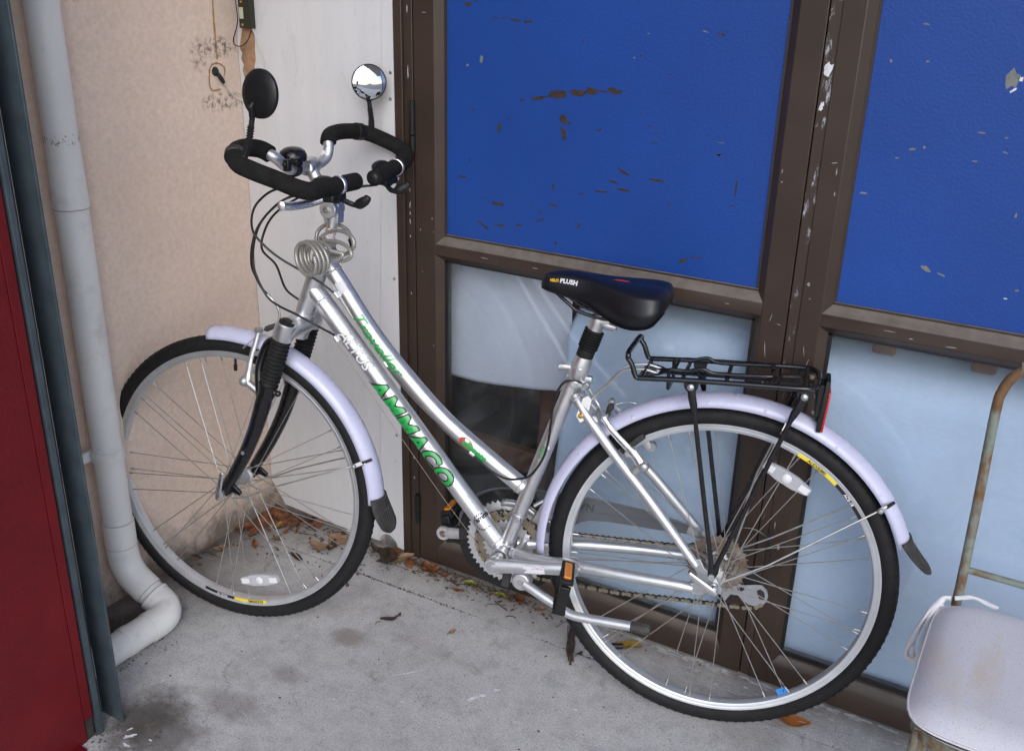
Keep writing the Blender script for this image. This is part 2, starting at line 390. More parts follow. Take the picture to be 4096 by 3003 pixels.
# ------------------------------------------------------------------ mesh builder
OFF = Vector((0, 0, 0))
class MB:
    def __init__(s): s.v = []; s.f = []; s.uv = []; s.sm = []
    def face(s, idx, uvs=None, smooth=True):
        s.f.append(tuple(idx)); s.uv.append(uvs or [(0, 0)]*len(idx)); s.sm.append(smooth)
    def add(s, pts):
        b = len(s.v); s.v.extend(Vector(p) for p in pts); return b
    def tube(s, pts, r, n=10, caps=True, closed=False, squash=1.0, ref=None):
        P = [Vector(p) for p in pts]; m = len(P)
        R = r if isinstance(r, (list, tuple)) else [r]*m
        tang = []
        for i in range(m):
            a = P[(i-1) % m] if (closed or i > 0) else P[i]; b = P[(i+1) % m] if (closed or i < m-1) else P[i]
            d = b-a; tang.append(d.normalized() if d.length > 1e-9 else Vector((0, 0, 1)))
        q = Vector(ref) if ref is not None else (Vector((0, 1, 0)) if abs(tang[0].y) < .9 else Vector((1, 0, 0)))
        e = (q - tang[0]*q.dot(tang[0])).normalized()
        base = len(s.v); L = 0.; Ls = []
        for i in range(m):
            e = (e - tang[i]*e.dot(tang[i]))
            e = e.normalized() if e.length > 1e-6 else tang[i].orthogonal().normalized()
            f = tang[i].cross(e)
            if i: L += (P[i]-P[i-1]).length
            Ls.append(L)
            for k in range(n):
                a = 2*pi*k/n
                s.v.append(P[i] + e*(cos(a)*R[i]*squash) + f*(sin(a)*R[i]))
        for i in range(m if closed else m-1):
            j = (i+1) % m; l0 = Ls[i]; l1 = Ls[j] if j else L + (P[0]-P[-1]).length
            for k in range(n):
                k2 = (k+1) % n
                s.face((base+i*n+k, base+i*n+k2, base+j*n+k2, base+j*n+k), [(l0, k/n), (l0, (k+1)/n), (l1, (k+1)/n), (l1, k/n)])
        if caps and not closed:
            s.face([base+k for k in range(n)][::-1], None, False)
            s.face([base+(m-1)*n+k for k in range(n)], None, False)
        return s
    def lathe(s, o, ax, prof, n=24, a0=0., a1=2*pi, ref=None):
        """prof: (radius, height) pairs"""
        o = Vector(o); ax = Vector(ax).normalized()
        e = Vector(ref) if ref is not None else ax.orthogonal(); e = (e-ax*e.dot(ax)).normalized(); f = ax.cross(e)
        full = abs(a1-a0-2*pi) < 1e-6; cnt = n if full else n+1
        base = len(s.v)
        for k in range(cnt):
            a = a0+(a1-a0)*k/n
            for (r, h) in prof: s.v.append(o+ax*h+(e*cos(a)+f*sin(a))*r)
        m = len(prof)
        for k in range(n):
            k2 = (k+1) % cnt
            for i in range(m-1):
                s.face((base+k*m+i, base+k2*m+i, base+k2*m+i+1, base+k*m+i+1), [(k/n, i/m), ((k+1)/n, i/m), ((k+1)/n, (i+1)/m), (k/n, (i+1)/m)])
        return s
    def box(s, c, size, ex=(1, 0, 0), ey=(0, 1, 0), ez=(0, 0, 1)):
        c = Vector(c); ex = Vector(ex)*size[0]/2; ey = Vector(ey)*size[1]/2; ez = Vector(ez)*size[2]/2
        b = s.add([c+ex*i+ey*j+ez*k for k in (-1, 1) for j in (-1, 1) for i in (-1, 1)])
        for q in ((0, 2, 3, 1), (4, 5, 7, 6), (0, 1, 5, 4), (2, 6, 7, 3), (0, 4, 6, 2), (1, 3, 7, 5)): s.face([b+i for i in q], None, False)
        return s
    def bx(s, x0, x1, y0, y1, z0, z1): return s.box(((x0+x1)/2, (y0+y1)/2, (z0+z1)/2), (x1-x0, y1-y0, z1-z0))
    def prism(s, poly, o, ex, ey, ez, d0, d1, smooth=False):
        o, ex, ey, ez = Vector(o), Vector(ex), Vector(ey), Vector(ez); n = len(poly)
        b = s.add([o+ex*x+ey*y+ez*d0 for x, y in poly]); t_ = s.add([o+ex*x+ey*y+ez*d1 for x, y in poly])
        s.face([b+i for i in range(n)][::-1], None, False); s.face([t_+i for i in range(n)], None, False)
        for i in range(n):
            j = (i+1) % n; s.face((b+i, b+j, t_+j, t_+i), None, smooth)
        return s
    def grid(s, fn, nu, nv, thick=None):
        b = len(s.v)
        for i in range(nu+1):
            for j in range(nv+1): s.v.append(Vector(fn(i/nu, j/nv)))
        w = nv+1
        for i in range(nu):
            for j in range(nv):
                s.face((b+i*w+j, b+(i+1)*w+j, b+(i+1)*w+j+1, b+i*w+j+1), [(i/nu, j/nv), ((i+1)/nu, j/nv), ((i+1)/nu, (j+1)/nv), (i/nu, (j+1)/nv)])
        return s
    def ball(s, c, r, n=12, m=8):
        prof = [(r*sin(pi*i/m)+1e-5, -r*cos(pi*i/m)) for i in range(m+1)]
        return s.lathe(c, (0, 0, 1), prof, n)
    def mesh(s, name, off=True):
        me = bpy.data.meshes.new(name)
        o = OFF if off else Vector((0, 0, 0))
        me.from_pydata([tuple(p+o) for p in s.v], [], s.f); 
        uvl = me.uv_layers.new(name='UVMap')
        flat = [c for fu in s.uv for uv in fu for c in uv]
        uvl.data.foreach_set('uv', flat)
        me.polygons.foreach_set('use_smooth', s.sm)
        bm = bmesh.new(); bm.from_mesh(me); bmesh.ops.recalc_face_normals(bm, faces=bm.faces); bm.to_mesh(me); bm.free()
        me.set_sharp_from_angle(angle=radians(42))
        return me
def part(name, mb, mat, parent=None, bevel=0., solid=0., off=True, subsurf=0):
    me = mb.mesh(name, off) if isinstance(mb, MB) else mb
    if mat: me.materials.append(MATS[mat])
    o = bpy.data.objects.new(name, me); COL.objects.link(o)
    if parent is not None: o.parent = parent
    if solid:
        q = o.modifiers.new('solid', 'SOLIDIFY'); q.thickness = solid; q.offset = 0
    if bevel:
        q = o.modifiers.new('bevel', 'BEVEL'); q.width = bevel; q.segments = 2; q.limit_method = 'ANGLE'; q.angle_limit = radians(40)
        q.harden_normals = False
    if subsurf:
        q = o.modifiers.new('sub', 'SUBSURF'); q.levels = subsurf; q.render_levels = subsurf
    return o
def tag(o, label, cat, group=None):
    o['label'] = label; o['category'] = cat
    if group: o['group'] = group
    return o
def empty(name, loc=(0, 0, 0)):
    o = bpy.data.objects.new(name, None); COL.objects.link(o); o.location = loc; o.empty_display_size = .05; return o
def crv(pts, sub=6, closed=False):
    P = [Vector(p) for p in pts]; n = len(P); out = []
    if n < 3: return P
    rng = range(n) if closed else range(n-1)
    for i in rng:
        g = (lambda k: P[k % n]) if closed else (lambda k: P[max(0, min(n-1, k))])
        p0, p1, p2, p3 = g(i-1), g(i), g(i+1), g(i+2)
        for j in range(sub):
            t_ = j/sub; t2_ = t_*t_; t3 = t2_*t_
            out.append(.5*((2*p1)+(p2-p0)*t_+(2*p0-5*p1+4*p2-p3)*t2_+(3*p1-p0-3*p2+p3)*t3))
    if not closed: out.append(P[-1])
    return out
def dupl(o, parent, mat_local=None, name=None):
    c = o.copy(); COL.objects.link(c); c.parent = parent
    if mat_local is not None: c.matrix_local = mat_local
    return c
def text_mesh(body, size, fn, slices=14, shear=0., grow=0., spacing=1.0, align='LEFT', nseg=(40, 14)):
    """flat lettering, cut into strips and laid on a surface by fn(x, y)"""
    cu = bpy.data.curves.new('lettering', 'FONT'); cu.body = body; cu.size = size; cu.shear = shear; cu.offset = grow
    cu.space_character = spacing; cu.align_x = align; cu.resolution_u = 3
    ob = bpy.data.objects.new('lettering', cu); COL.objects.link(ob)
    dg = bpy.context.evaluated_depsgraph_get(); dg.update()
    me = bpy.data.meshes.new_from_object(ob.evaluated_get(dg))
    COL.objects.unlink(ob); bpy.data.objects.remove(ob); bpy.data.curves.remove(cu)
    bm = bmesh.new(); bm.from_mesh(me)
    xs = [v.co.x for v in bm.verts]; ys = [v.co.y for v in bm.verts]
    x0, x1, y0, y1 = min(xs), max(xs), min(ys), max(ys)
    for k in range(1, nseg[0]):
        bmesh.ops.bisect_plane(bm, geom=bm.verts[:]+bm.edges[:]+bm.faces[:], plane_co=(x0+(x1-x0)*k/nseg[0], 0, 0), plane_no=(1, 0, 0))
    for k in range(1, nseg[1]):
        bmesh.ops.bisect_plane(bm, geom=bm.verts[:]+bm.edges[:]+bm.faces[:], plane_co=(0, y0+(y1-y0)*k/nseg[1], 0), plane_no=(0, 1, 0))
    for v in bm.verts: v.co = Vector(fn(v.co.x, v.co.y)) + OFF
    bm.to_mesh(me); bm.free()
    return me, (x0, x1, y0, y1)

def text_outline(body, size, w, fn, shear, grow, spacing):
    """flat stroke of half-width w along the edges of the letters, laid on a surface by fn"""
    cu = bpy.data.curves.new('lettering', 'FONT'); cu.body = body; cu.size = size; cu.shear = shear; cu.offset = grow; cu.space_character = spacing; cu.resolution_u = 4
    ob = bpy.data.objects.new('lettering', cu); COL.objects.link(ob)
    dg = bpy.context.evaluated_depsgraph_get(); dg.update(); me = bpy.data.meshes.new_from_object(ob.evaluated_get(dg))
    COL.objects.unlink(ob); bpy.data.objects.remove(ob); bpy.data.curves.remove(cu)
    bm = bmesh.new(); bm.from_mesh(me); m = MB()
    bmesh.ops.remove_doubles(bm, verts=bm.verts, dist=1e-6)
    E_ = [(e.verts[0].co.xy, e.verts[1].co.xy) for e in bm.edges if len(e.link_faces) == 1]
    def poly(P):
        b = m.add([fn(x, y) for x, y in P]); m.face([b+i for i in range(len(P))])
    for a, b in E_:
        d = b-a; L = d.length
        if L < 1e-7: continue
        n = max(1, int(L/.004)); d = d/L; s = Vector((-d.y, d.x))*w
        for k in range(n):
            p = a+d*(L*k/n); q = a+d*(L*(k+1)/n); h = s*.5
            for f0, f1 in ((-1, -.33), (-.33, .33), (.33, 1)): poly([p+s*f0, q+s*f0, q+s*f1, p+s*f1])
        poly([a+Vector((cos(2*pi*k/8), sin(2*pi*k/8)))*w for k in range(8)])
    bm.free(); bpy.data.meshes.remove(me)
    return m

# ================================================================== SETTING
YD = 1.838            # face of the door leaves
# ---- ground: wide sheet, concrete slabs on it with a recessed joint
g = MB(); g.bx(-60, 60, -90, 40, -.30, -.05)
ground = part('ground', g, 'asphalt'); ground['kind'] = 'structure'
pv = MB(); pv.bx(-2.2, 3.2, -6.2, 2.0, -.05, -.012)
pave = part('pavement', pv, 'concrete'); pave['kind'] = 'structure'
def slab(x0, x1, ya0, ya1, yb0, yb1):
    # plan outline with slightly uneven joint edge
    m = MB(); N = 46; top = []
    for i in range(N+1):
        f = i/N; x = x0+(x1-x0)*f
        top.append((x, ya0+(ya1-ya0)*f + (random.uniform(-.0012, .0012) if abs(ya0) < 5 and ya0 > 1 else 0)))
    bot = []
    for i in range(N+1):
        f = i/N; x = x0+(x1-x0)*f
        bot.append((x, yb0+(yb1-yb0)*f + (random.uniform(-.0014, .0014) if yb0 > 1 and yb0 < 1.8 else 0)))
    m.prism(top+bot[::-1], (0, 0, 0), (1, 0, 0), (0, 1, 0), (0, 0, 1), -.04, 0.)
    return m
JA, JB = 1.690, 1.724            # joint line at x=-1.84 and x=+.2
jy = lambda x: JA+(JB-JA)*(x+1.84)/2.04
part('concrete_slab', slab(-2.1, 3.1, jy(-2.1)+.0022, jy(3.1)+.0022, 1.99, 1.99), 'concrete', pave)
part('concrete_slab', slab(-2.1, 3.1, -6.1, -6.1, jy(-2.1)-.0022, jy(3.1)-.0022), 'concrete', pave)

# ---- rendered side wall
m = MB(); m.bx(-2.05, -1.84, -2.2, 2.05, -.03, 2.9)
wall = tag(part('rendered_wall', m, 'render_peach'), 'peach rendered wall behind the white downpipe, with mould round an old fitting', 'wall')
# dried glue line where a cable used to run, and a glue outline of an old fitting
m = MB()
def strip_on_wall(m, pts, w, x=-1.8385):
    for i in range(len(pts)-1):
        a = Vector((x, *pts[i])); b = Vector((x, *pts[i+1])); d = (b-a).normalized(); s_ = Vector((1, 0, 0)).cross(d)
        w0 = w*random.uniform(.5, 1.3); w1 = w*random.uniform(.5, 1.3)
        k = m.add([a-s_*w0, a+s_*w1, b+s_*w1, b-s_*w0, a-s_*w0+Vector((-.003, 0, 0)), b-s_*w0+Vector((-.003, 0, 0))]); m.face((k, k+1, k+2, k+3))
gl = [(1.7672, 1.42), (1.7672, 1.3827), (1.7663, 1.3562), (1.766, 1.3228), (1.7652, 1.289), (1.7662, 1.2582), (1.766, 1.25)]
strip_on_wall(m, [tuple(p)[:2] for p in [(v.x, v.y) for v in crv([(a, b, 0) for a, b in gl], 4)]], .0022)
ring = [(1.7382, 1.2255), (1.747, 1.2387), (1.7666, 1.241), (1.7872, 1.2293), (1.7822, 1.2086)]
strip_on_wall(m, [(v.x, v.y) for v in crv([(a, b, 0) for a, b in ring], 5)], .0019)
ring2 = [(1.7691, 1.1815), (1.7446, 1.18), (1.7354, 1.1912), (1.736, 1.21), (1.7382, 1.2255)]
strip_on_wall(m, [(v.x, v.y) for v in crv([(a, b, 0) for a, b in ring2], 5)], .0019)
part('glue_mark', m, 'glue', wall)
m = MB(); m.lathe((-1.8405, 1.7575, 1.223), (1, 0, 0), [(.0001, .0025), (.006, .0025), (.011, .0012), (.0115, 0)], 14); part('wall_hole', m, 'grime_black', wall)

# ---- facade round and above the doors, with the dark room behind
m = MB()
m.bx(-2.05, -1.373, 1.850, 2.05, -.03, 2.9); m.bx(-1.373, .53, 1.850, 2.05, 2.16, 2.9); m.bx(.53, 3.2, 1.838, 2.05, -.03, 2.9)
tag(part('facade_wall', m, 'render_peach'), 'rendered facade that holds the brown double door', 'wall')
m = MB(); m.bx(-2.1, .7, 4.2, 4.3, -.03, 2.9); m.bx(-2.2, -2.1, 2.05, 4.3, -.03, 2.9); m.bx(.7, .8, 2.05, 4.3, -.03, 2.9); m.bx(-2.2, .8, 2.05, 4.3, 2.6, 2.7)
inr = part('interior_room', m, 'interior'); inr['kind'] = 'structure'
m = MB(); m.bx(-2.1, .7, 1.92, 4.2, -.03, -.004); fl = part('interior_floor', m, 'interior'); fl['kind'] = 'structure'

# ---- flat canopy over the shopfront: its soffit keeps the high sky off the doors
m = MB(); m.bx(-2.2, 3.4, .75, 2.05, 2.9, 3.02)
can = part('canopy', m, 'canopy_paint'); tag(can, 'flat pale canopy over the shopfront, above the frame of the photo', 'canopy')

# ---- white board beside the door
bd = [(-1.838, .088), (-1.792, .022), (-1.62, .014), (-1.452, .012)]
bd += [(-1.4228-.030*cos(a), .012+.030*sin(a)) for a in [pi*k/10 for k in range(0, 11)]]
bd += [(-1.393, .012), (-1.3715, .010), (-1.3715, 2.14), (-1.838, 2.14)]
m = MB(); m.prism(bd, (0, 0, 0), (1, 0, 0), (0, 0, 1), (0, 1, 0), 1.8365, 1.8500-.0005)
board = tag(part('white_board', m, 'board_white'), 'tall scuffed white board fixed between the peach wall and the brown door', 'panel')
for x, z in ((-1.3723-.008, 1.2457), (-1.3823, 1.1885), (-1.3825, .7688), (-1.386, .35), (-1.70, 1.395), (-1.386, 1.62)):
    m = MB(); m.lathe((x, 1.8365, z), (0, -1, 0), [(.0001, .0022), (.003, .0018), (.0042, 0)], 12); part('screw', m, 'screw_metal', board)
m = MB(); m.lathe((-1.4228, 1.8485, .018), (0, -1, 0), [(.0001, .004), (.017, .004), (.022, 0)], 20); part('pipe_plug', m, 'galv', board)
# torn facing at the upper left edge: brown core laid bare
el = [(1.345, -1.822), (1.3164, -1.8207), (1.295, -1.826), (1.2725, -1.833), (1.262, -1.824), (1.25, -1.829), (1.2343, -1.8247), (1.222, -1.8285), (1.2025, -1.8231), (1.17, -1.818), (1.15, -1.806)]
er = [(1.345, -1.777), (1.3165, -1.7815), (1.29, -1.7805), (1.2717, -1.7836), (1.25, -1.782), (1.2331, -1.7876), (1.21, -1.786), (1.19, -1.793), (1.165, -1.798), (1.15, -1.804)]
poly = [(x+random.uniform(-.0015, .0015), z) for z, x in el] + [(x+random.uniform(-.0015, .0015), z) for z, x in er[::-1]]
m = MB(); m.prism(poly, (0, 0, 0), (1, 0, 0), (0, 0, 1), (0, 1, 0), 1.8355, 1.8372); part('torn_patch', m, 'torn_board', board, bevel=.0005)

# ---- small light bar with its wires at the top of the board edge
lb = MB(); lb.bx(-1.812, -1.7745, 1.820, 1.8355, 1.320, 1.46)
lightbar = tag(part('light_bar', lb, 'led_case', bevel=.001), 'slim dark light bar fixed high on the edge of the white board', 'light')
for z0, z1 in ((1.341, 1.367), (1.392, 1.42)):
    m = MB(); m.bx(-1.8075, -1.796, 1.8165, 1.8202, z0, z1); part('lens', m, 'led_lens', lightbar, bevel=.001)
for x, z in ((-1.802, 1.328), (-1.802, 1.379)):
    m = MB(); m.lathe((x, 1.820, z), (0, -1, 0), [(.0001, .0015), (.0028, .001), (.0034, 0)], 10); part('screw', m, 'gold', lightbar)
m = MB(); m.tube(crv([(-1.826, 1.836, 1.46), (-1.826, 1.828, 1.39), (-1.8238, 1.826, 1.3321), (-1.8371, 1.822, 1.2936), (-1.8297, 1.820, 1.2803), (-1.81, 1.820, 1.2796), (-1.7914, 1.822, 1.2926), (-1.781, 1.826, 1.316)], 6), .0013, 6)
part('loose_wire', m, 'cable_black', lightbar)
m = MB(); m.tube(crv([(-1.779, 1.828, 1.322), (-1.7666, 1.829, 1.2973), (-1.7593, 1.830, 1.2738), (-1.752, 1.831, 1.2502), (-1.749, 1.832, 1.2261), (-1.752, 1.832, 1.19), (-1.775, 1.830, 1.160), (-1.805, 1.832, 1.1463), (-1.8313, 1.829, 1.151), (-1.833, 1.8068, 1.1613), (-1.832, 1.7844, 1.1845), (-1.831, 1.7711, 1.1979)], 6), .0016, 6)
wcab = tag(part('thin_cable', m, 'cable_white'), 'thin white cable running from the light bar to a hole in the peach wall', 'cable')
m = MB(); m.tube([(-1.831, 1.773, 1.196), (-1.831, 1.768, 1.204), (-1.832, 1.7625, 1.212), (-1.834, 1.7600, 1.2185)], [.0042, .0055, .0052, .0048], 8); part('tape_wrap', m, 'black_tape', wcab)

# ---- door frame and double door
XL0, XL1 = -1.318, -.4395      # left leaf
XR0, XR1 = -.4375, .4445       # right leaf
ZT = 2.10
m = MB(); m.bx(-1.3695, -1.347, YD-.004, 1.90, -.01, ZT+.06); m.bx(-1.347, -1.3225, YD+.002, 1.90, -.01, ZT+.06)
frame = part('door_frame', m, 'brown_metal', bevel=.0018)
tag(frame, 'brown metal door frame fixed beside the white board', 'door frame')
m = MB(); m.bx(.4485, .50, YD-.002, 1.90, -.01, ZT+.06); part('right_jamb', m, 'brown_metal', frame, bevel=.0018)
m = MB(); m.bx(-1.3225, .4485, YD-.002, 1.90, ZT+.006, ZT+.06); part('head', m, 'brown_metal', frame, bevel=.0018)
m = MB(); m.bx(-1.3225, .4485, YD+.012, 1.90, -.01, .0035); part('threshold', m, 'brown_metal', frame, bevel=.001)
for z0, z1 in ((1.117, 1.190), (1.080, 1.1145), (.146, .197), (.113, .1445)):
    m = MB(); m.lathe((-1.3215, YD-.0035, z0), (0, 0, 1), [(.0001, 0), (.0072, 0), (.0072, z1-z0), (.0001, z1-z0)], 16); part('hinge', m, 'black_plastic', frame)
D = .016; BW = .0163          # bead depth and width
YG = YD+D
def stile(x0, x1, inner, z0=0.004, z1=ZT, side=1):
    """vertical member with a sloping glazing bead on the inner side"""
    if side > 0: prof = [(x0, 0), (x1, 0), (x1+BW, D), (x1+BW, .045), (x0, .045)]
    else: prof = [(x0-BW, D), (x0, 0), (x1, 0), (x1, .045), (x0-BW, .045)]
    mm = MB(); mm.prism(prof, (0, YD, 0), (1, 0, 0), (0, 1, 0), (0, 0, 1), z0, z1); return mm
def rail(x0, x1, prof):
    """horizontal member between the stiles; ends follow the mitre of the bead"""
    mm = MB(); n = len(prof)
    a = mm.add([(x0-.0003+(BW*d/D if d <= D else BW), YD+d, z) for d, z in prof]); b = mm.add([(x1+.0003-(BW*d/D if d <= D else BW), YD+d, z) for d, z in prof])
    mm.face([a+i for i in range(n)], None, False); mm.face([b+i for i in range(n)][::-1], None, False)
    for i in range(n):
        j = (i+1) % n; mm.face((a+i, a+j, b+j, b+i), None, False)
    return mm
def leaf(x0, sx0, sx1, x1, label, hinge_side):
    d = empty('door', (0, 0, 0)); tag(d, label, 'door', 'leaves of the brown double door')
    part('stile', stile(x0, sx0, 1, side=1), 'brown_metal', d, bevel=.0012)
    part('stile', stile(sx1, x1, 1, side=-1), 'brown_metal', d, bevel=.0012)
    part('transom_rail', rail(sx0, sx1, [(0.0003, .8465), (0.0003, .872), (D, .8895), (.045, .8895), (.045, .8315), (D, .8315)]), 'brown_metal', d, bevel=.0012)
    part('bottom_rail', rail(sx0, sx1, [(0.0003, .004), (0.0003, .0525), (D, .0735), (D+.004, .0735), (D+.004, .0805), (.045, .0805), (.045, .004)]), 'brown_metal', d, bevel=.0012)
    part('top_rail', rail(sx0, sx1, [(0.0003, ZT), (0.0003, ZT-.055), (D, ZT-.072), (.045, ZT-.072), (.045, ZT)]), 'brown_metal', d, bevel=.0012)
    a, b = sx0+BW, sx1-BW
    mm = MB(); mm.bx(a-.004, b+.004, YG+.0045, YG+.012, .886, ZT-.068); pn = part('blue_panel', mm, 'blue_paint', d)
    mm = MB(); mm.bx(a-.004, b+.004, YG+.006, YG+.011, .076, .836); part('glass_pane', mm, 'pane_glass', d)
    mm = MB()           # black gaskets round the pane and dusty bead under the panel
    mm.bx(a, a+.007, YG+.001, YG+.0055, .0805, .8315); mm.bx(b-.006, b, YG+.001, YG+.0055, .0805, .8315); mm.bx(a, b, YG+.001, YG+.0055, .8275, .8315); mm.bx(a, b, YG+.0005, YG+.0055, .0805, .0875)
    part('gasket', mm, 'gasket', d)
    mm = MB(); mm.bx(a, b, YG-.0005, YG+.0045, .8895, .8945); part('dust_bead', mm, 'brown_metal', d, bevel=.001)
    mm = MB(); mm.bx(a, a+.0045, YG+.0005, YG+.0045, .8945, ZT-.072); mm.bx(b-.0045, b, YG+.0005, YG+.0045, .8945, ZT-.072); part('panel_bead', mm, 'brown_metal', d)
    return d, pn
doorL, panL = leaf(XL0, -1.264, -.489, XL1, 'left leaf of the brown double door, directly behind the bicycle saddle', 0)
doorR, panR = leaf(-.4165, -.376, .385, XR1, 'right leaf of the brown double door, behind the rusty chair', 1)
m = MB(); m.bx(-.4375, -.4168, YD+.0025, YD+.045, .004, ZT); part('meeting_strip', m, 'worn_strip', doorR, bevel=.001)

def flakes(name, L, mat, parent, y, jag=.28):
    m = MB(); rr = random.Random(len(L)*3+1)
    for (x, z, w, h, a) in L:
        n = 14; a = radians(a); pts = []
        for k in range(n):
            th = 2*pi*k/n; q = 1+rr.uniform(-jag, jag)
            px = w*.5*abs(cos(th))**.8*(1 if cos(th) > 0 else -1)*q; pz = h*.5*abs(sin(th))**.7*(1 if sin(th) > 0 else -1)*(1+rr.uniform(-.45, .35))
            pts.append((x+px*cos(a)-pz*sin(a), z+px*sin(a)+pz*cos(a)))
        m.prism(pts, (0, 0, 0), (1, 0, 0), (0, 0, 1), (0, 1, 0), y-.0004, y+.001)
    o = part(name, m, mat, parent); o['kind'] = 'stuff'; return o
def thin(L, k=.62): return [(x, z, w*k, h*k, a) for x, z, w, h, a in L]
chipsL = [(-1.191, 1.394, .0166, .0072, 0), (-1.172, 1.402, .0082, .0033, 30), (-1.121, 1.37, .0121, .002, -3), (-1.102, 1.371, .0104, .0029, 0), (-1.075, 1.368, .0276, .0039, -5), (-1.046, 1.366, .0195, .0058, 5), (-.919, 1.335, .0111, .0025, 25), (-1.054, 1.21, .0121, .0041, 0), (-1.017, 1.217, .0315, .0067, 12), (-.997, 1.222, .0234, .0033, 10), (-.968, 1.229, .0365, .0166, 6), (-.922, 1.235, .0376, .0111, 0), (-.894, 1.241, .026, .0162, 5), (-.87, 1.242, .022, .0032, 0), (-.843, 1.245, .0271, .0109, -5), (-.823, 1.246, .0143, .0016, 0), (-.954, 1.18, .0162, .0202, 0), (-.941, 1.173, .0046, .0081, 0), (-.953, 1.152, .0101, .0306, 15), (-1.109, 1.148, .01, .0197, -12), (-1.088, 1.17, .0082, .0035, 30), (-1.176, 1.18, .006, .0042, 0), (-.871, 1.166, .0149, .003, 12), (-.812, 1.088, .0293, .006, -25), (-.834, 1.065, .0224, .0041, -12), (-.736, 1.079, .0354, .0046, -3), (-.86, 1.041, .0303, .0041, 2), (-.809, 1.051, .0324, .0041, -2), (-.904, 1.032, .0155, .0024, 8), (-.972, .998, .0217, .004, 0), (-1.11, .983, .0326, .0067, -3), (-1.202, 1.032, .0239, .0037, 4), (-1.147, .93, .0352, .005, -32), (-1.104, .936, .028, .0053, 4), (-1.054, .943, .0186, .0041, 0), (-1.001, .962, .0246, .0033, 28), (-.907, .962, .0055, .0129, -12), (-.972, 1.038, .0064, .0099, 0), (-.707, 1.036, .0028, .0094, 0), (-.961, .916, .0073, .0066, 0), (-.668, .924, .0191, .0076, 25), (-.641, .935, .0243, .0024, 0), (-.761, 1.183, .0141, .0016, -8), (-.746, 1.17, .014, .0016, -18), (-.751, 1.152, .0162, .0019, -4), (-.791, 1.314, .0042, .0049, 0), (-.638, 1.362, .0064, .0023, -20), (-.726, 1.284, .0061, .0018, 0), (-.782, 1.206, .0071, .0022, 0), (-1.184, 1.07, .0044, .0066, 0), (-1.025, .996, .0041, .0036, 0), (-.999, .977, .0139, .0022, -25), (-1.148, .991, .0096, .0022, -10), (-.574, 1.083, .0045, .0305, 0), (-.577, 1.049, .0117, .0026, 0), (-.615, 1.143, .0108, .004, -10), (-.63, 1.362, .0095, .0045, -15)]
whiteL = [(-1.156, 1.287, .0070, .0169, -15), (-1.191, 1.272, .0068, .0048, 0), (-.805, 1.31, .0042, .0031, 0), (-.779, 1.356, .0048, .0018, 0), (-.665, 1.365, .0116, .0023, -12), (-.613, 1.166, .0131, .0012, 0), (-.614, 1.143, .0099, .0034, -20)]
chipsR = [(-.134, 1.315, .02, .0297, -10), (-.28, 1.395, .0107, .0028, -5), (-.327, 1.334, .0045, .0059, 0), (-.268, 1.336, .0057, .0029, 0), (-.164, 1.228, .0118, .003, 0), (-.124, 1.223, .0068, .0022, 0), (-.267, 1.19, .0111, .0039, 10), (-.249, 1.195, .0051, .0046, 0), (-.291, 1.172, .0068, .0023, 0), (-.121, 1.199, .0082, .003, -15), (-.21, .983, .018, .0091, -25), (-.183, .977, .0148, .0033, -15), (-.085, 1.097, .0034, .0076, 0), (-.058, .969, .0062, .004, 0), (-.338, 1.104, .0141, .0032, 0), (-.165, 1.18, .0084, .0023, 0), (.02, 1.2, .02, .006, 10), (.1, 1.0, .03, .004, 0), (.2, 1.3, .02, .01, 20)]
whiteR = [(-.121, 1.318, .0066, .007, 0), (-.129, 1.299, .012, .0043, 35), (-.073, .952, .0056, .0024, 0)]
flakes('chipped_spot', chipsL, 'chip_dark', panL, YG+.0045); flakes('paint_fleck', whiteL, 'chip_grey', panL, YG+.0045)
flakes('chipped_spot', chipsR, 'chip_grey', panR, YG+.0045); flakes('paint_fleck', whiteR, 'paint_white_scuff', panR, YG+.0045)
# white scuffs on the brown metal
sc = [(-1.335, z, .0014, h*.8, a) for z, h, a in ((.99, .012, 10), (.955, .016, -8), (.935, .010, 0), (.915, .014, 5), (.88, .008, 0), (.74, .006, 20), (.30, .012, 0), (.24, .01, 10), (1.25, .03, 2), (1.38, .02, 0))]
flakes('scuff_mark', sc, 'paint_white_scuff', frame, YD+.002, .5)
sc = [(-1.29, 1.375, .016, .002, 0), (-1.305, .90, .002, .010, 0), (-1.272, .93, .0025, .009, 0), (-1.268, .90, .003, .004, 0), (-1.27, .62, .002, .008, 0), (-1.30, .80, .008, .0012, 0), (-.474, .78, .0016, .050, 8), (-.470, .845, .0016, .030, -12), (-.452, .835, .014, .0014, -8), (-.47, .71, .0025, .012, 0), (-.484, 1.13, .003, .012, 0), (-.482, 1.11, .004, .004, 0), (-1.13, .860, .03, .0016, -2), (-1.0, .858, .02, .0018, 0), (-.95, .852, .016, .0035, 4), (-.80, .862, .02, .0016, 0), (-.56, .858, .014, .0018, 0)]
flakes('scuff_mark', thin(sc), 'scuff_grey', doorL, YD, .5)
sc = [(-.407, .925, .0085, .012, -10), (-.401, .897, .008, .0025, 0), (-.386, 1.14, .003, .02, 0), (-.392, 1.155, .016, .0025, 10), (-.384, 1.10, .003, .012, 0), (-.398, .79, .0016, .034, 10), (-.388, .77, .0016, .03, -14), (-.40, .735, .016, .0014, -6), (-.25, .862, .03, .0018, 0), (-.14, .853, .03, .003, 3), (-.21, .855, .01, .003, 0), (-.392, .35, .010, .018, 0), (-.405, .40, .002, .03, 0)]
flakes('scuff_mark', thin(sc), 'scuff_grey', doorR, YD, .5)
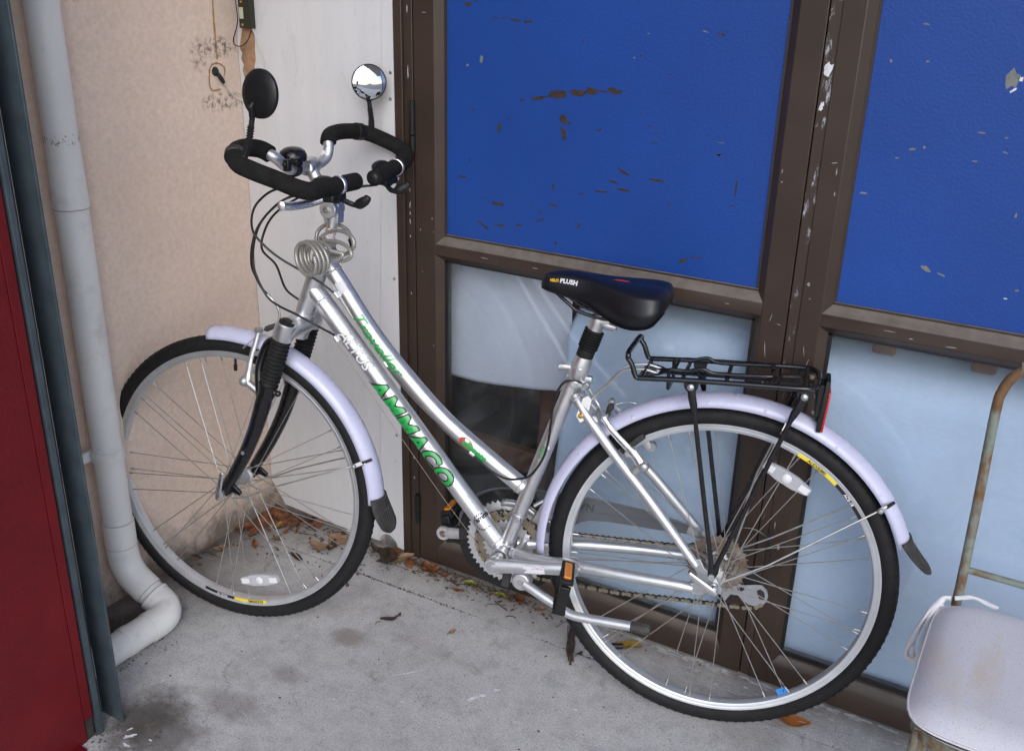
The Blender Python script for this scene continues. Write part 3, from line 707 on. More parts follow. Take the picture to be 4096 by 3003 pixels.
flakes('paint_patch', [(-.4265, 1.315, .013, .022, -18), (-.430, 1.25, .007, .018, -8), (-.4205, 1.43, .016, .004, 0)], 'paint_white_scuff', doorR, YD+.0025, .35)

# ---- curtains hung behind the panes
def drape(f, x0, x1, zt, zb, y, nu=50, nv=40, amp=.006, seed=0):
    rr = random.Random(seed); W_ = [(rr.uniform(6, 30), rr.uniform(-6, 6), rr.uniform(0, 6), rr.uniform(.3, 1)) for _ in range(7)]
    mm = MB()
    def fn(a, b):
        x = x0(b)+(x1(b)-x0(b))*a if callable(x0) else x0+(x1-x0)*a
        z = zt(a)+(zb(a)-zt(a))*b
        yy = y + sum(w*sin(kx*x+kz*z*2+p) for kx, kz, p, w in W_)*amp*.35 + f(a, b)
        return (x, yy, z)
    return mm.grid(fn, nu, nv)
za = lambda a: .89
def zbA(a):
    xs = [0, .15, .3, .45, .75, 1.0]; zs = [.509, .504, .502, .506, .520, .537]
    for i in range(5):
        if a <= xs[i+1]: f = (a-xs[i])/(xs[i+1]-xs[i]); return zs[i]+(zs[i+1]-zs[i])*f
    return zs[-1]
mA = drape(lambda a, b: .016*sin(pi*b)*(1-a)*.5+.018*b*b+.004*sin(5*b+3*a), -1.33, -.945, za, zbA, 1.925, amp=.003, seed=3)
cA = tag(part('curtain', mA, 'curtain_grey', solid=.0012), 'short grey white cloth sagging behind the left pane, left of the saddle', 'curtain', 'cloths hung behind the door panes')
roll = lambda b: .11*max(0, 1-b/.13)**2
mB_ = drape(lambda a, b: .006*sin(9*a+2*b)+roll(b), lambda b: -.945+.006*sin(7*b)-.02*b, lambda b: -.455, lambda a: .800+(.02*(a-.35) if a > .35 else .03*(a/.35)**.5-.03), lambda a: .02, 1.900, amp=.005, seed=5)
cB = tag(part('curtain', mB_, 'curtain_blue', solid=.0012), 'long pale blue cloth behind the left pane, below the saddle and rack', 'curtain', 'cloths hung behind the door panes')
mC = drape(lambda a, b: .004*sin(6*a+3*b)+roll(b)*1.1, -.40, .44, lambda a: .795+.015*a, lambda a: .02, 1.893, amp=.004, seed=8)
cC = tag(part('curtain', mC, 'curtain_blue', solid=.0012), 'pale blue cloth behind the right pane, behind the chair back', 'curtain', 'cloths hung behind the door panes')
# ---- furniture glimpsed behind the left pane: dark wooden table frame
tb = empty('wooden_table', (-1.2, 2.05, 0)); tag(tb, 'dark wooden table seen through the glass below the grey cloth', 'table')
def tp(name, m_, mat, **k):
    global OFF
    OFF = Vector((1.2, -2.05, 0)); o = part(name, m_, mat, tb, **k); OFF = Vector((0, 0, 0)); return o
m = MB(); m.box((-1.066, 2.05, .27), (.036, .04, .56), ex=(1, 0, .06), ez=(.06, 0, 1)); tp('leg', m, 'wood_dark', bevel=.003)
m = MB(); m.box((-1.42, 2.05, .27), (.05, .04, .56)); tp('leg', m, 'wood_dark', bevel=.003)
m = MB(); m.box((-1.24, 2.055, .262), (.34, .03, .062), ex=(1, 0, -.03)); tp('stretcher', m, 'wood_dark', bevel=.003)
m = MB(); m.box((-1.24, 2.45, .26), (.40, .03, .05)); tp('stretcher', m, 'wood_dark', bevel=.003)
m = MB(); m.bx(-1.5, -.98, 2.0, 2.6, .55, .59); tp('tabletop', m, 'wood_dark', bevel=.004)
m = MB(); m.tube([(-1.50, 2.35, .27), (-1.05, 2.75, .50)], .03, 12); tag(part('grey_pipe', m, 'interior_grey'), 'grey pipe leaning in the dark room behind the left pane', 'pipe')
# ---- wooden batten with blocks at the top of the right pane
bt = MB(); bt.bx(-.30, .42, 1.930, 1.945, .806, .824); batten = tag(part('wooden_batten', bt, 'wood_mid', bevel=.002), 'brown wooden batten behind the top of the right pane', 'batten')
for x in (-.265, -.085, .12):
    m = MB(); m.bx(x-.022, x+.022, 1.918, 1.9295, .786, .816); part('block', m, 'wood_mid', batten, bevel=.005)

# ---- steel column and red wall on the left
m = MB()
m.bx(-1.84, -1.4945, .9565, .9680, -.01, 2.9)                # near flange
m.bx(-1.560, -1.548, .9680, 1.0050, -.01, 2.9)               # web
col = tag(part('steel_column', m, 'column_steel', bevel=.0012), 'dark grey steel column between the red wall and the white downpipe', 'column')
m = MB(); m.prism([(-1.5480, -.01), (-1.5480, .055), (-1.512, .030), (-1.4835, .0), (-1.4835, 2.9), (-1.84, 2.9), (-1.84, -.01)], (0, 1.0050, 0), (1, 0, 0), (0, 0, 1), (0, 1, 0), 0, .005)
m2 = MB(); m2.prism([(-1.5480, .0), (-1.4835, .0), (-1.4835, 2.9), (-1.5480, 2.9)], (0, 1.0050, 0), (1, 0, 0), (0, 0, 1), (0, 1, 0), 0, .005)
part('flange', m2, 'column_steel', col, bevel=.001)
m = MB(); m.bx(-1.84, -1.5, -2.2, .9320, -.01, 2.9)
red = tag(part('red_wall', m, 'red_paint'), 'red painted wall with rough paint at the left edge', 'wall')
m = MB(); m.bx(-1.78, -1.4985, .9335, .9520, .050, 2.9); part('edge_strip', m, 'red_paint', red, bevel=.001)
m = MB(); m.bx(-1.75, -1.5025, .935, .9515, -.01, .0498); part('chipped_foot', m, 'grime_black', red)
m = MB(); m.bx(-1.5, -1.478, -2.2, .915, -.01, .005); part('plinth', m, 'red_paint', red, bevel=.001)

# ---- white downpipe
pr = .0335
dp = MB(); PX, PY = -1.785, 1.279
path = [(PX, PY, 2.9), (PX, PY, .175)]
el1 = [(PX, PY, .175), (PX, PY+.002, .150), (PX+.006, PY+.003, .125), (PX+.022, PY+.004, .103), (PX+.045, PY+.006, .086), (PX+.062, PY+.008, .075)]
el2 = [(PX+.062, PY+.008, .075), (PX+.088, PY+.011, .058), (PX+.112, PY+.010, .046), (PX+.128, PY-.003, .0385), (PX+.134, PY-.022, .0352), (PX+.134, PY-.045, .0345)]
low = [(PX+.134, PY-.045, .0345), (PX+.130, PY-.42, .0345)]
full = path[:1]+[(PX, PY, z) for z in (2.0, 1.2, .6, .3)]+[tuple(v) for v in crv(el1+el2[1:]+[(PX+.133, PY-.10, .0345), (PX+.130, PY-.42, .0345)], 6)]
dp.tube(full, pr, 28)
pipe = tag(part('downpipe', dp, 'pvc'), 'white plastic downpipe on the peach wall with a double elbow at the floor', 'pipe')
def sleeve(pts, r, name='coupling', mat='pvc', bv=.0012):
    m = MB(); m.tube(pts, r, 28); return part(name, m, mat, pipe, bevel=bv)
sleeve([(PX, PY, 1.125), (PX, PY, 1.045), (PX, PY, .990)], [pr+.0003, pr+.0015, pr+.0026])
sleeve([(PX, PY, .250), (PX, PY, .186)], pr+.0026)
sleeve([(PX, PY, .437), (PX, PY, .412)], pr+.0028, 'pipe_clip')
a = Vector(el1[-1]); b = Vector(el2[1]); d = (b-a).normalized()
bend1 = [(PX, PY, .186)]+el1+[tuple(a+d*.006)]; bend2 = [tuple(b-d*.004)]+el2[1:]+[(PX+.1337, PY-.060, .0345)]
sleeve(crv(bend1, 6), pr+.0026, 'elbow'); sleeve(crv(bend2, 6), pr+.0030, 'elbow'); sleeve([b-d*.012, b-d*.004], pr+.0042, 'elbow_rim')
for q in (a+d*.0062, b-d*.0125):
    m = MB(); m.lathe(q, d, [(pr+.0016, -.0008), (pr+.0030, 0), (pr+.0016, .0008)], 36); part('seam', m, 'pvc_grime', pipe)
sleeve([(PX+.1335, PY-.062, .0345), (PX+.1328, PY-.105, .0345)], pr+.0010); sleeve([(PX+.1322, PY-.105, .0345), (PX+.1318, PY-.128, .0345)], pr+.0022)
m = MB(); m.bx(-1.84, PX, PY-.115, PY-.110, .412, .437); m.bx(PX-.03, PX-.02, PY-.115, PY-.02, .412, .437); part('clip_arm', m, 'pvc', pipe, bevel=.001)
m = MB(); rr = random.Random(4)      # smeared sealant ring and grime lines
for k in range(46):
    a_ = rr.uniform(-1.9, 1.2); z = 1.128+rr.gauss(0, .005); r_ = pr+.0006; da = rr.uniform(.03, .12); dz = rr.uniform(.001, .004); sl_ = rr.uniform(-.006, .006)
    P = [(PX+r_*cos(a_+s*da), PY+r_*sin(a_+s*da), z+t_*dz+s*sl_) for s, t_ in ((0, 0), (1, 0), (1, 1), (0, 1))]
    kk = m.add(P); m.face((kk, kk+1, kk+2, kk+3))
o = part('sealant_smear', m, 'pvc_grime', pipe); o['kind'] = 'stuff'
for z in (.9895, .1865, .2505):
    m = MB(); m.lathe((PX, PY, z), (0, 0, 1), [(pr+.0027, -.0006), (pr+.0029, 0), (pr+.0027, .0006)], 36); part('seam', m, 'pvc_grime', pipe)

# ================================================================== BICYCLE  (local axes: x forward, y to its left, z up; rear axle is the origin of the numbers below)
HH = Vector((-.97471549, -.22344956, 0)); NN = Vector((.22266912, -.97131112, .08350546)); UP = Vector((-.01865926, .08139407, .99650732))
CC = Vector((-.47739706, 1.68713863, .34784742)); RT = .349
bike = empty('bicycle')
bm_ = Matrix((HH, NN, UP)).transposed().to_4x4(); bm_.translation = CC - UP*RT
bike.matrix_world = bm_
tag(bike, 'silver trekking bicycle with lilac mudguards leaning beside the brown door', 'bicycle')
OFF = Vector((0, 0, RT))
Y = Vector((0, 1, 0))
def at(u, w, v=0.): return Vector((u, v, w))

# ---- frame
m = MB()
BB = at(.449, -.047)
m.lathe(BB, Y, [(.0175, -.034), (.0205, -.034), (.0205, .034), (.0175, .034), (.0165, .028), (.0001, .028)], 28)
frm = part('frame', m, 'alu', bike)
def sub(name, mm, mat, par=None, **k): return part(name, mm, mat, par if par is not None else frm, **k)
HT0, HT1 = at(.9235, .418), at(.8712, .566); HA = (HT1-HT0).normalized()
m = MB(); m.tube([HT0+HA*.0, HT0+HA*.010, HT0+HA*.0105, HT0+HA*.136, HT0+HA*.1365, HT1], [.0222, .0222, .0206, .0206, .0218, .0218], 24); sub('head_tube', m, 'alu')
dt0, dt1 = at(.8975, .4805), BB+Vector((.004, 0, .006))
m = MB(); m.tube([dt0+(dt1-dt0)*k/8 for k in range(9)], .0205, 28); sub('down_tube', m, 'alu')
TT = crv([at(.8755, .557), at(.833, .498), at(.767, .408), at(.689, .322), at(.594, .233), at(.498, .165), at(.412, .108)], 8)
m = MB(); m.tube(TT, .0185, 26); sub('top_tube', m, 'alu')
st0, st1 = at(.4445, -.036), at(.320, .362)
m = MB(); m.tube([st0+(st1-st0)*k/4 for k in range(5)], .0155, 24); sub('seat_tube', m, 'alu')
for s in (1, -1):
    P = crv([at(.3135, .330, .010*s), at(.285, .300, .026*s), at(.215, .226, .040*s), at(.141, .152, .051*s), at(.034, .036, .066*s)], 6)
    m = MB(); m.tube(P, [.0105]*(len(P)-5)+[.0102, .0098, .0094, .0088, .008], 14); sub('seat_stay', m, 'alu_satin')
    P = crv([at(.425, -.036, .022*s), at(.37, -.034, .036*s), at(.300, -.0255, .046*s), at(.237, -.021, .054*s), at(.150, -.0165, .0625*s), at(.071, -.0135, .066*s), at(.036, -.0145, .067*s)], 6)
    m = MB(); m.tube(P, [.0115]*(len(P)-6)+[.0115, .011, .0105, .010, .0095, .009], 14); sub('chain_stay', m, 'alu_satin')
    m = MB(); poly = [(.046, .046), (.028, .052), (.018, .034), (.006, .027), (-.006, .020), (-.014, .004), (-.022, -.004), (-.020, -.016), (-.006, -.014), (-.004, -.004), (.004, -.004), (.006, -.014), (.020, -.027), (.046, -.026), (.052, -.010), (.030, .004), (.030, .018)]
    m.prism(poly, (0, .066*s, 0), (1, 0, 0), (0, 0, 1), (0, 1, 0), -.0025, .0025); sub('dropout', m, 'dropout_alu', bevel=.0008)
m = MB(); m.tube([at(.268, .292, -.03), at(.268, .292, .03)], .0085, 12); sub('stay_bridge', m, 'alu_satin')
m = MB(); m.tube([at(.41, -.034, -.028), at(.41, -.034, .028)], .010, 12); sub('stay_bridge', m, 'alu_satin')
m = MB()                    # gusset plate between the stays
m.grid(lambda a, b: at(.300-.075*a, .322-.085*a, (-.5+b)*(.03+.045*a)), 4, 4); sub('stay_plate', m, 'alu_satin', solid=.003)
def weld(o, ax, r, n=26, rr=.0020, a0=0, a1=2*pi, mat='weld', jit=.0):
    m = MB(); ax = Vector(ax).normalized(); e = Y - ax*ax.dot(Y); e.normalize(); f = ax.cross(e)
    n = int(n*1.7); rr = min(rr, .0020)
    for k in range(n):
        a = a0+(a1-a0)*k/n; c_ = Vector(o)+(e*cos(a)+f*sin(a))*(r-.0008); m.ball(c_, rr, 8, 5)
    o_ = sub('weld_bead', m, mat); o_['kind'] = 'stuff'
dtd = (dt1-dt0).normalized(); ttd0 = (TT[6]-TT[2]).normalized(); ttd1 = (TT[-1]-TT[-6]).normalized(); std = (st1-st0).normalized()
weld(dt0+dtd*.030, dtd, .0206, 34); weld(at(.8515, .5235), ttd0, .0188, 26); weld(at(.420, .1135), ttd1, .0195, 28); weld(dt1-dtd*.020, dtd, .0205, 28); weld(st0+std*.010, std, .0163, 24)
for s in (1, -1):
    weld(at(.3075, .324, .014*s), at(-.7, -.7, .35*s), .0108, 16, .0026); weld(at(.416, -.0365, .0245*s), at(-1, 0, .2*s), .0118, 16, .0026)
for p, d in ((at(.8354, .4778, .018), HA), (at(.838, .3814, .016), dtd), (at(.7246, .3402, .013), dtd), (at(.5246, .1718, .014), ttd1), (at(.3625, .206, .018), std)):
    m = MB(); dd = dtd if d is HA else d; m.tube([p-dd*.006, p+dd*.006], .0052, 12); sub('cable_stop', m, 'alu')
# lettering on the tubes
def on_tube(P, r, s0, phi0, up_hint=Vector((-.7, 0, .7)), flip=1):
    P = [Vector(p) for p in P]; L = [0.]
    for i in range(1, len(P)): L.append(L[-1]+(P[i]-P[i-1]).length)
    def fn(x, y):
        s = s0+x*flip; i = 0
        while i < len(P)-2 and L[i+1] < s: i += 1
        f = (s-L[i])/(L[i+1]-L[i]); p = P[i].lerp(P[i+1], f); d = (P[i+1]-P[i]).normalized()
        mm = (up_hint-d*d.dot(up_hint)); mm.y = 0; mm.normalize()
        a = phi0+y*flip/r
        return p+(Y*cos(a)+mm*sin(a))*(r+LIFT)
    return fn
LIFT = .0004
dtP = [dt0, dt1]
def arc_s(p, P0=dt0): return (Vector(p)-P0).dot(dtd)
s_a = arc_s(at(.752, .300)); s_b = arc_s(at(.569, .098)); Lw = s_b-s_a
for col, gr, lf in (('print_green', .0016, .0009),):
    LIFT = lf
    me, bb = text_mesh('AMMACO', .0520, on_tube(dtP, .0205, 0, 0), shear=.22, grow=0, spacing=1.14)
    w0 = bb[1]-bb[0]; k = Lw/w0
    me, bb = text_mesh('AMMACO', .0520, lambda x, y: on_tube(dtP, .0205, s_a, -1.08)(x*k, y), shear=.22, grow=gr/1.0, spacing=1.14, nseg=(60, 18))
    sub('lettering', me, col)
    LIFT = .0004; sub('lettering_outline', text_outline('AMMACO', .0520, .0030, lambda x, y: on_tube(dtP, .0205, s_a, -1.08)(x*k, y), .22, gr, 1.14), 'print_black')
LIFT = .0006
s_t = (Vector(at(.800, .445))-TT[0]).length
for col, gr, lf, dx in (('print_green', .0004, .0007, 0.),):
    LIFT = lf
    me, bb = text_mesh('Traveller', .036, lambda x, y: on_tube(TT, .0185, s_t+dx, -.62)(x*1.22, y*1.0), shear=.45, grow=gr, nseg=(60, 14)); sub('lettering', me, col)
LIFT = .0004
s_u = sum((TT[i+1]-TT[i]).length for i in range(len(TT)-1)) - .165
m = MB()
fnu = on_tube(TT, .0185, s_u, .0)
el_ = [fnu(.017*cos(2*pi*k/28)+.012, .0105*sin(2*pi*k/28)+.002) for k in range(28)]; c0 = m.add([fnu(.012, .002)]); e0 = m.add(el_)
LIFT = .0003
for k in range(28): m.face((c0, e0+k, e0+(k+1) % 28))
sub('badge', m, 'print_red')
for col, gr, lf in (('print_green', .0012, .0009),):
    LIFT = lf
    me, bb = text_mesh('ultimate', .0190, lambda x, y: on_tube(TT, .0185, s_u+.004, -.25)(x, y), shear=.15, grow=gr); sub('lettering', me, col)
LIFT = .0005
s1_ = arc_s(at(.812, .375))
for body, sz, y, dx, gr in (('ALTUS', .0330, -.30, 0, .0014), ('SHIMANO', .0120, .66, .032, .0006), ('24 SPEED', .0115, -.82, .022, .0006)):
    LIFT = .0003; sub('lettering_outline', text_outline(body, sz, .0009 if sz > .02 else .0005, lambda x, y_: on_tube(dtP, .0205, s1_+dx-.028, y)(x, y_), .2, gr*.5, 1.), 'print_black')
    LIFT = .0008; me, bb = text_mesh(body, sz, lambda x, y_: on_tube(dtP, .0205, s1_+dx-.028, y)(x, y_), shear=.2, grow=gr*.5); sub('lettering', me, 'print_white')
LIFT = .0004
s2_ = arc_s(at(.490, .030))
me, bb = text_mesh('amma', .016, lambda x, y: (lambda f: f(y*0+(-y), x))(on_tube(dtP, .0205, s2_, -.15)), shear=.1, grow=.0006); sub('lettering', me, 'print_black')
m = MB()      # laurel leaves round the small badge and the printed rule beside it
for k in range(13):
    a = radians(150+k*19); c_ = (cos(a)*.0175, sin(a)*.0175)
    pts = []
    for q in range(8):
        b_ = 2*pi*q/8; ex, ey = .0034*cos(b_), .0013*sin(b_); t_ = a+pi/2+.6*(1 if k < 7 else -1)
        pts.append(on_tube(dtP, .0205, s2_+.004, .42)(c_[0]+ex*cos(t_)-ey*sin(t_), c_[1]+ex*sin(t_)+ey*cos(t_)))
    b0 = m.add(pts); m.face([b0+i for i in range(8)])
for k in range(13):
    for q in range(3):
        w_ = .0012; h_ = random.uniform(.0012, .0030); f_ = on_tube(dtP, .0205, s2_-.060+k*.0032, .55+.10*q)
        b0 = m.add([f_(0, 0), f_(w_, 0), f_(w_, h_), f_(0, h_)]); m.face((b0, b0+1, b0+2, b0+3))
o = sub('badge', m, 'print_black'); o['kind'] = 'stuff'
m = MB()
fn_ = on_tube(TT, .0185, (TT[0]-at(.83, .494)).length-.012, .25); LIFT = .0003
m.grid(lambda a, b: fn_(a*.026, (b-.5)*.020), 3, 8); sub('sticker', m, 'sticker_white')
m = MB(); LIFT = .0005
for k in range(5):
    f2 = on_tube(TT, .0185, (TT[0]-at(.83, .494)).length-.008+k*.0038, .25); b0 = m.add([f2(0, -.007), f2(.0011, -.007), f2(.0011, .004), f2(0, .004)]); m.face((b0, b0+1, b0+2, b0+3))
sub('lettering', m, 'print_black')
stP = [st1, st0]
LIFT = .0004; me, bb = text_mesh('Alpha', .013, on_tube(stP, .0155, .155, -.35, up_hint=Vector((-1, 0, 0))), grow=.0002); 
sub('lettering', me, 'print_green')
me, bb = text_mesh('LA', .016, lambda x, y: on_tube([HT1, HT0], .0205, .028, .62, up_hint=Vector((1, 0, 0)))(x, -y), grow=.0006); sub('lettering', me, 'print_green')

# ---- headset, stem
m = MB(); m.lathe(HT1, HA, [(.0215, 0), (.0232, .002), (.0232, .010), (.0190, .014), (.0185, .018)], 24); m.lathe(HT1+HA*.016, HA, [(.0205, 0), (.0215, .011), (.0150, .014), (.0001, .014)], 6); hs = part('headset', m, 'steel', bike)
m = MB(); m.lathe(HT0, -HA, [(.0222, 0), (.0235, .003), (.0235, .010), (.0205, .016)], 24); part('bearing_cup', m, 'black_plastic', hs)
q0, q1 = HT1+HA*.016, at(.853, .622)
m = MB(); m.tube([q0, q1, at(.8525, .640)], [.0112, .0112, .0130], 18)
m.prism([(-.016+.0, -.030), (.016, -.030), (.018, .005), (.014, .018), (.004, .024), (-.009, .022), (-.018, .008)], at(.8530, .655, -.004), (1, 0, 0), (0, 0, 1), (0, 1, 0), -.016, .013)
stem = part('stem', m, 'alu', bike, bevel=.002)
m = MB(); P0, P1 = at(.8530, .655), at(.905, .737)
m.tube([P0, P0.lerp(P1, .35), P0.lerp(P1, .8), P1], [.0165, .0145, .0135, .0155], 16, squash=.9)
m.lathe(P0, Y, [(.0001, .0245), (.0165, .0245), (.0185, .0225), (.0185, -.020), (.0001, -.020)], 24)
m.lathe(P1, Y, [(.0175, -.019), (.0185, -.017), (.0185, .017), (.0175, .019)], 22); part('stem_arm', m, 'alu', stem)
m = MB(); m.lathe(P0, Y, [(.0001, .0262), (.0035, .0262), (.0037, .0285), (.0068, .0280), (.0072, .0245)], 16); part('pivot_bolt', m, 'steel', stem)
m = MB(); m.tube([q0+HA*.016, q0+HA*.036], .0116, 18); part('sticker', m, 'sticker_white', stem)
LIFT = .0008
for k in range(4):
    me, bb = text_mesh('IMPORTANT', .0040, lambda x, y: on_tube([q0+HA*.05, q0], .0112, .015+k*.0052, .35, up_hint=Vector((-1, 0, 0)))(-y, x-.010), nseg=(16, 3)); part('lettering', me, 'print_red', stem)

# ---- handlebar (butterfly) with foam grips
barL = [(.9075, .020, .7365), (.909, .050, .7345), (.9065, .080, .738), (.9000, .118, .752), (.8990, .1484, .7665), (.9257, .1512, .7789), (.9392, .1821, .7827), (.9347, .2229, .7775), (.9096, .2570, .7631), (.8824, .2530, .7511), (.847, .2334, .7361), (.8112, .2155, .7208), (.796, .1924, .7156), (.7906, .137, .7173), (.7807, .0402, .7201)]
barR = [(.9075, -.020, .7365), (.9055, -.044, .738), (.8995, -.064, .750), (.8975, -.071, .768), (.9004, -.076, .7844), (.9134, -.1167, .7937), (.911, -.1766, .7972), (.891, -.2343, .7924), (.8537, -.2600, .7769), (.8148, -.2634, .7593), (.7907, -.2377, .7461), (.7788, -.1725, .7356), (.7739, -.09, .727), (.7713, -.0245, .7208)]
cl_, cr_ = crv(barL, 6), crv(barR, 6)
m = MB(); m.tube(cl_[::-1]+cr_, .0111, 16); bar = part('handlebar', m, 'alu_satin', bike)
iL = 5*6-4; iR = 4*6-2
m = MB(); m.tube(cl_[iL:-1]+[cl_[-1]], .0170, 18); part('foam_grip', m, 'foam', bar, bevel=.002)
m = MB(); m.tube(cr_[iR:-7], .0170, 18); part('foam_grip', m, 'foam', bar, bevel=.002)
m = MB(); m.tube(cr_[-10:], .0166, 18); d_ = (cr_[-1]-cr_[-2]).normalized(); m.lathe(cr_[-1], d_, [(.0001, .004), (.0105, .0035), (.0135, .0015), (.0140, 0)], 20); part('end_grip', m, 'foam', bar)
m = MB(); m.lathe(cr_[-1]+d_*.0005, d_, [(.0001, .0052), (.0085, .0046), (.0115, .002), (.0118, 0)], 20); part('end_plug', m, 'black_plastic', bar)
m = MB(); d_ = (cl_[-1]-cl_[-2]).normalized(); m.lathe(cl_[-1], d_, [(.0001, .004), (.0125, .003), (.0166, 0)], 20); part('end_plug', m, 'black_plastic', bar)
for P, k in ((cl_, -5), (cr_, -11)):
    d = (P[k]-P[k-1]).normalized(); m = MB(); m.lathe(P[k]-d*.0045, d, [(.0171, 0), (.0190, .0008), (.0190, .0082), (.0171, .009)], 24)
    w = Vector((0, 0, -1)); w = (w-d*d.dot(w)).normalized(); m.box(P[k]+w*.0215, (.009, .008, .012), d, d.cross(w), w); m.lathe(P[k]+w*.024-d.cross(w)*.008, d.cross(w), [(.0001, 0), (.0032, .0), (.0032, .016), (.0001, .016)], 10)
    part('lever_clamp', m, 'alu_polished', bar, bevel=.0008)
# shift / brake levers under the ends
def lever(base, axis, side):
    axis = Vector(axis).normalized()
    m = MB(); m.box(base+Vector((.004, 0, -.021)), (.030, .058, .016)); hb = part('brake_lever', m, 'black_plastic', bar, bevel=.004)
    m = MB(); P = crv([base+Vector((.012, .020*side, -.022)), base+Vector((.030, .045*side, -.030)), base+Vector((.045, .090*side, -.032)), base+Vector((.052, .106*side, -.030)), base+Vector((.052, .113*side, -.030))], 5)
    m.tube(P, [.0066]*(len(P)-3)+[.0070, .0074, .0055], 10, squash=1.25, ref=(0, 0, 1)); part('lever_blade', m, 'alu_polished', hb)
    m = MB(); P = crv([base+Vector((-.004, -.018*side, -.026)), base+Vector((-.020, -.030*side, -.036)), base+Vector((-.034, -.030*side, -.036)), base+Vector((-.052, -.026*side, -.026)), base+Vector((-.058, -.026*side, -.018))], 5)
    m.tube(P, [.0055]*8+[.0062, .0078, .0095, .0105, .0108, .0105, .010, .0095, .0085, .0080, .0075, .007, .006][:len(P)-8], 10, squash=.75); part('shift_lever', m, 'black_plastic', hb)
    m = MB(); q = base+Vector((.020, .010*side, .003)); m.tube([q+Vector((0, (-.040+.080*k/10), .004*k/10))for k in range(11)], [.0145*sqrt(max(.04, 1-((k-5)/5)**2)) for k in range(11)], 14, squash=1.0); part('shifter_body', m, 'black_plastic', hb)
    m = MB(); q = base+Vector((-.0005, -.004*side, -.021)); m.tube([q+Vector((0, (-.022+.044*k/8), 0))for k in range(9)], [.0135*sqrt(max(.1, 1-((k-4)/4)**2)) for k in range(9)], 14); part('shifter_pod', m, 'black_plastic', hb)
    return hb
lever(Vector((.790, .112, .717)), (0, 1, 0), 1)
lever(Vector((.7765, -.105, .729)), (0, 1, 0), -1)
m = MB(); m.box((.868, .1535, .7535), (.012, .014, .022)); m.lathe((.868, .166, .756), Y, [(.0001, .002), (.004, .002), (.0045, 0)], 10); part('cable_guide', m, 'black_plastic', bar, bevel=.003)
m = MB(); c_ = Vector((.9005, -.0672, .757)); m.box(c_+Vector((0, .0112, 0)), (.012, .0005, .016), (.9, 0, .3), Y, (-.3, 0, .9)); part('sticker', m, 'sticker_white', bar)
# bell
bc = Vector((.9085, .055, .7345))
m = MB(); ax = Vector((.05, .12, 1)).normalized(); b0 = bc+ax*.016
m.lathe(b0, ax, [(.0001, -.002), (.021, -.001), (.0262, .001), (.0282, .006), (.0282, .013), (.0240, .0215), (.015, .027), (.005, .029), (.0001, .0293)], 30); bell = part('bell', m, 'black_paint', bar)
m = MB(); m.lathe(bc, Vector((0, 1, -.05)), [(.0112, -.009), (.0150, -.009), (.0150, .009), (.0112, .009)], 18); m.box(b0-ax*.002+Vector((-.004, .006, 0)), (.030, .022, .010)); part('bell_base', m, 'black_plastic', bell, bevel=.002)
m = MB(); m.box(b0+ax*.003+Vector((-.016, .022, 0)), (.016, .010, .008)); part('bell_lever', m, 'black_plastic', bell, bevel=.002)
# mirrors
CAML = Vector((-.0883, 1.838, .9627))
def mirror(base, mid, top, centre, nrm, rad, glass_front):
    m = MB(); P = crv([base, mid, top], 8); R = []
    m.lathe(base, (P[1]-P[0]).normalized(), [(.0001, -.018), (.0075, -.018), (.0085, -.010), (.0075, .006), (.0058, .012)], 12)
    for i in range(len(P)): R.append(.0050)
    m.tube(P, R, 10); mir = part('mirror', m, 'black_plastic', bar)
    m = MB(); n = 40; PP = crv([base.lerp(mid, .25), mid, mid.lerp(top, .65)], 14); RR = [.0058+.0014*(1 if i % 2 else -1) for i in range(len(PP))]
    m.tube(PP, RR, 10); part('flexible_stem', m, 'rubber_boot', mir)
    m = MB(); nrm = nrm.normalized()
    m.lathe(centre, nrm, [(.0001, -.0085), (rad*.6, -.0075), (rad*.92, -.0045), (rad, -.001), (rad, .0045), (rad*.955, .0055), (rad*.94, .0040)], 44); part('mirror_shell', m, 'black_plastic', mir)
    m = MB(); m.lathe(centre, nrm, [(.0001, .0125), (rad*.25, .0121), (rad*.5, .0107), (rad*.75, .0082), (rad*.94, .0048)], 44); part('mirror_face', m, 'mirror_glass', mir)
    m = MB(); m.tube([top-(centre-top).normalized()*.0, top.lerp(centre, .45)-nrm*.0105, top.lerp(centre, .62)-nrm*.0085], [.0062, .0058, .0025], 10); part('mirror_arm', m, 'black_plastic', mir)
    return mir
cL = Vector((.858, .262, .886)); vw = (CAML-cL).normalized(); sidev = vw.cross(Vector((0, 0, 1))).normalized()
bkL = (vw*cos(radians(47)) - sidev*sin(radians(47))*-1)
if bkL.x < vw.x: bkL = (vw*cos(radians(47)) - sidev*sin(radians(47)))
mirror(Vector((.9005, .2545, .768)), Vector((.8865, .256, .800)), Vector((.8760, .258, .846)), cL, -bkL, .0425, False)
cR = Vector((.876, -.222, .902)); vw = (CAML-cR).normalized(); sd_ = Vector((-1, 0, 0))
mirror(Vector((.8790, -.2420, .7975)), Vector((.8745, -.232, .822)), Vector((.8775, -.226, .862)), cR, (vw+sd_*.16).normalized(), .0385, True)
for P, k in ((cl_, 44), (cr_, 40)):
    d = (P[k]-P[k-1]).normalized(); m = MB(); m.lathe(P[k]-d*.009, d, [(.0172, 0), (.0192, .001), (.0192, .017), (.0172, .018)], 20); part('mirror_clamp', m, 'black_plastic', bar)

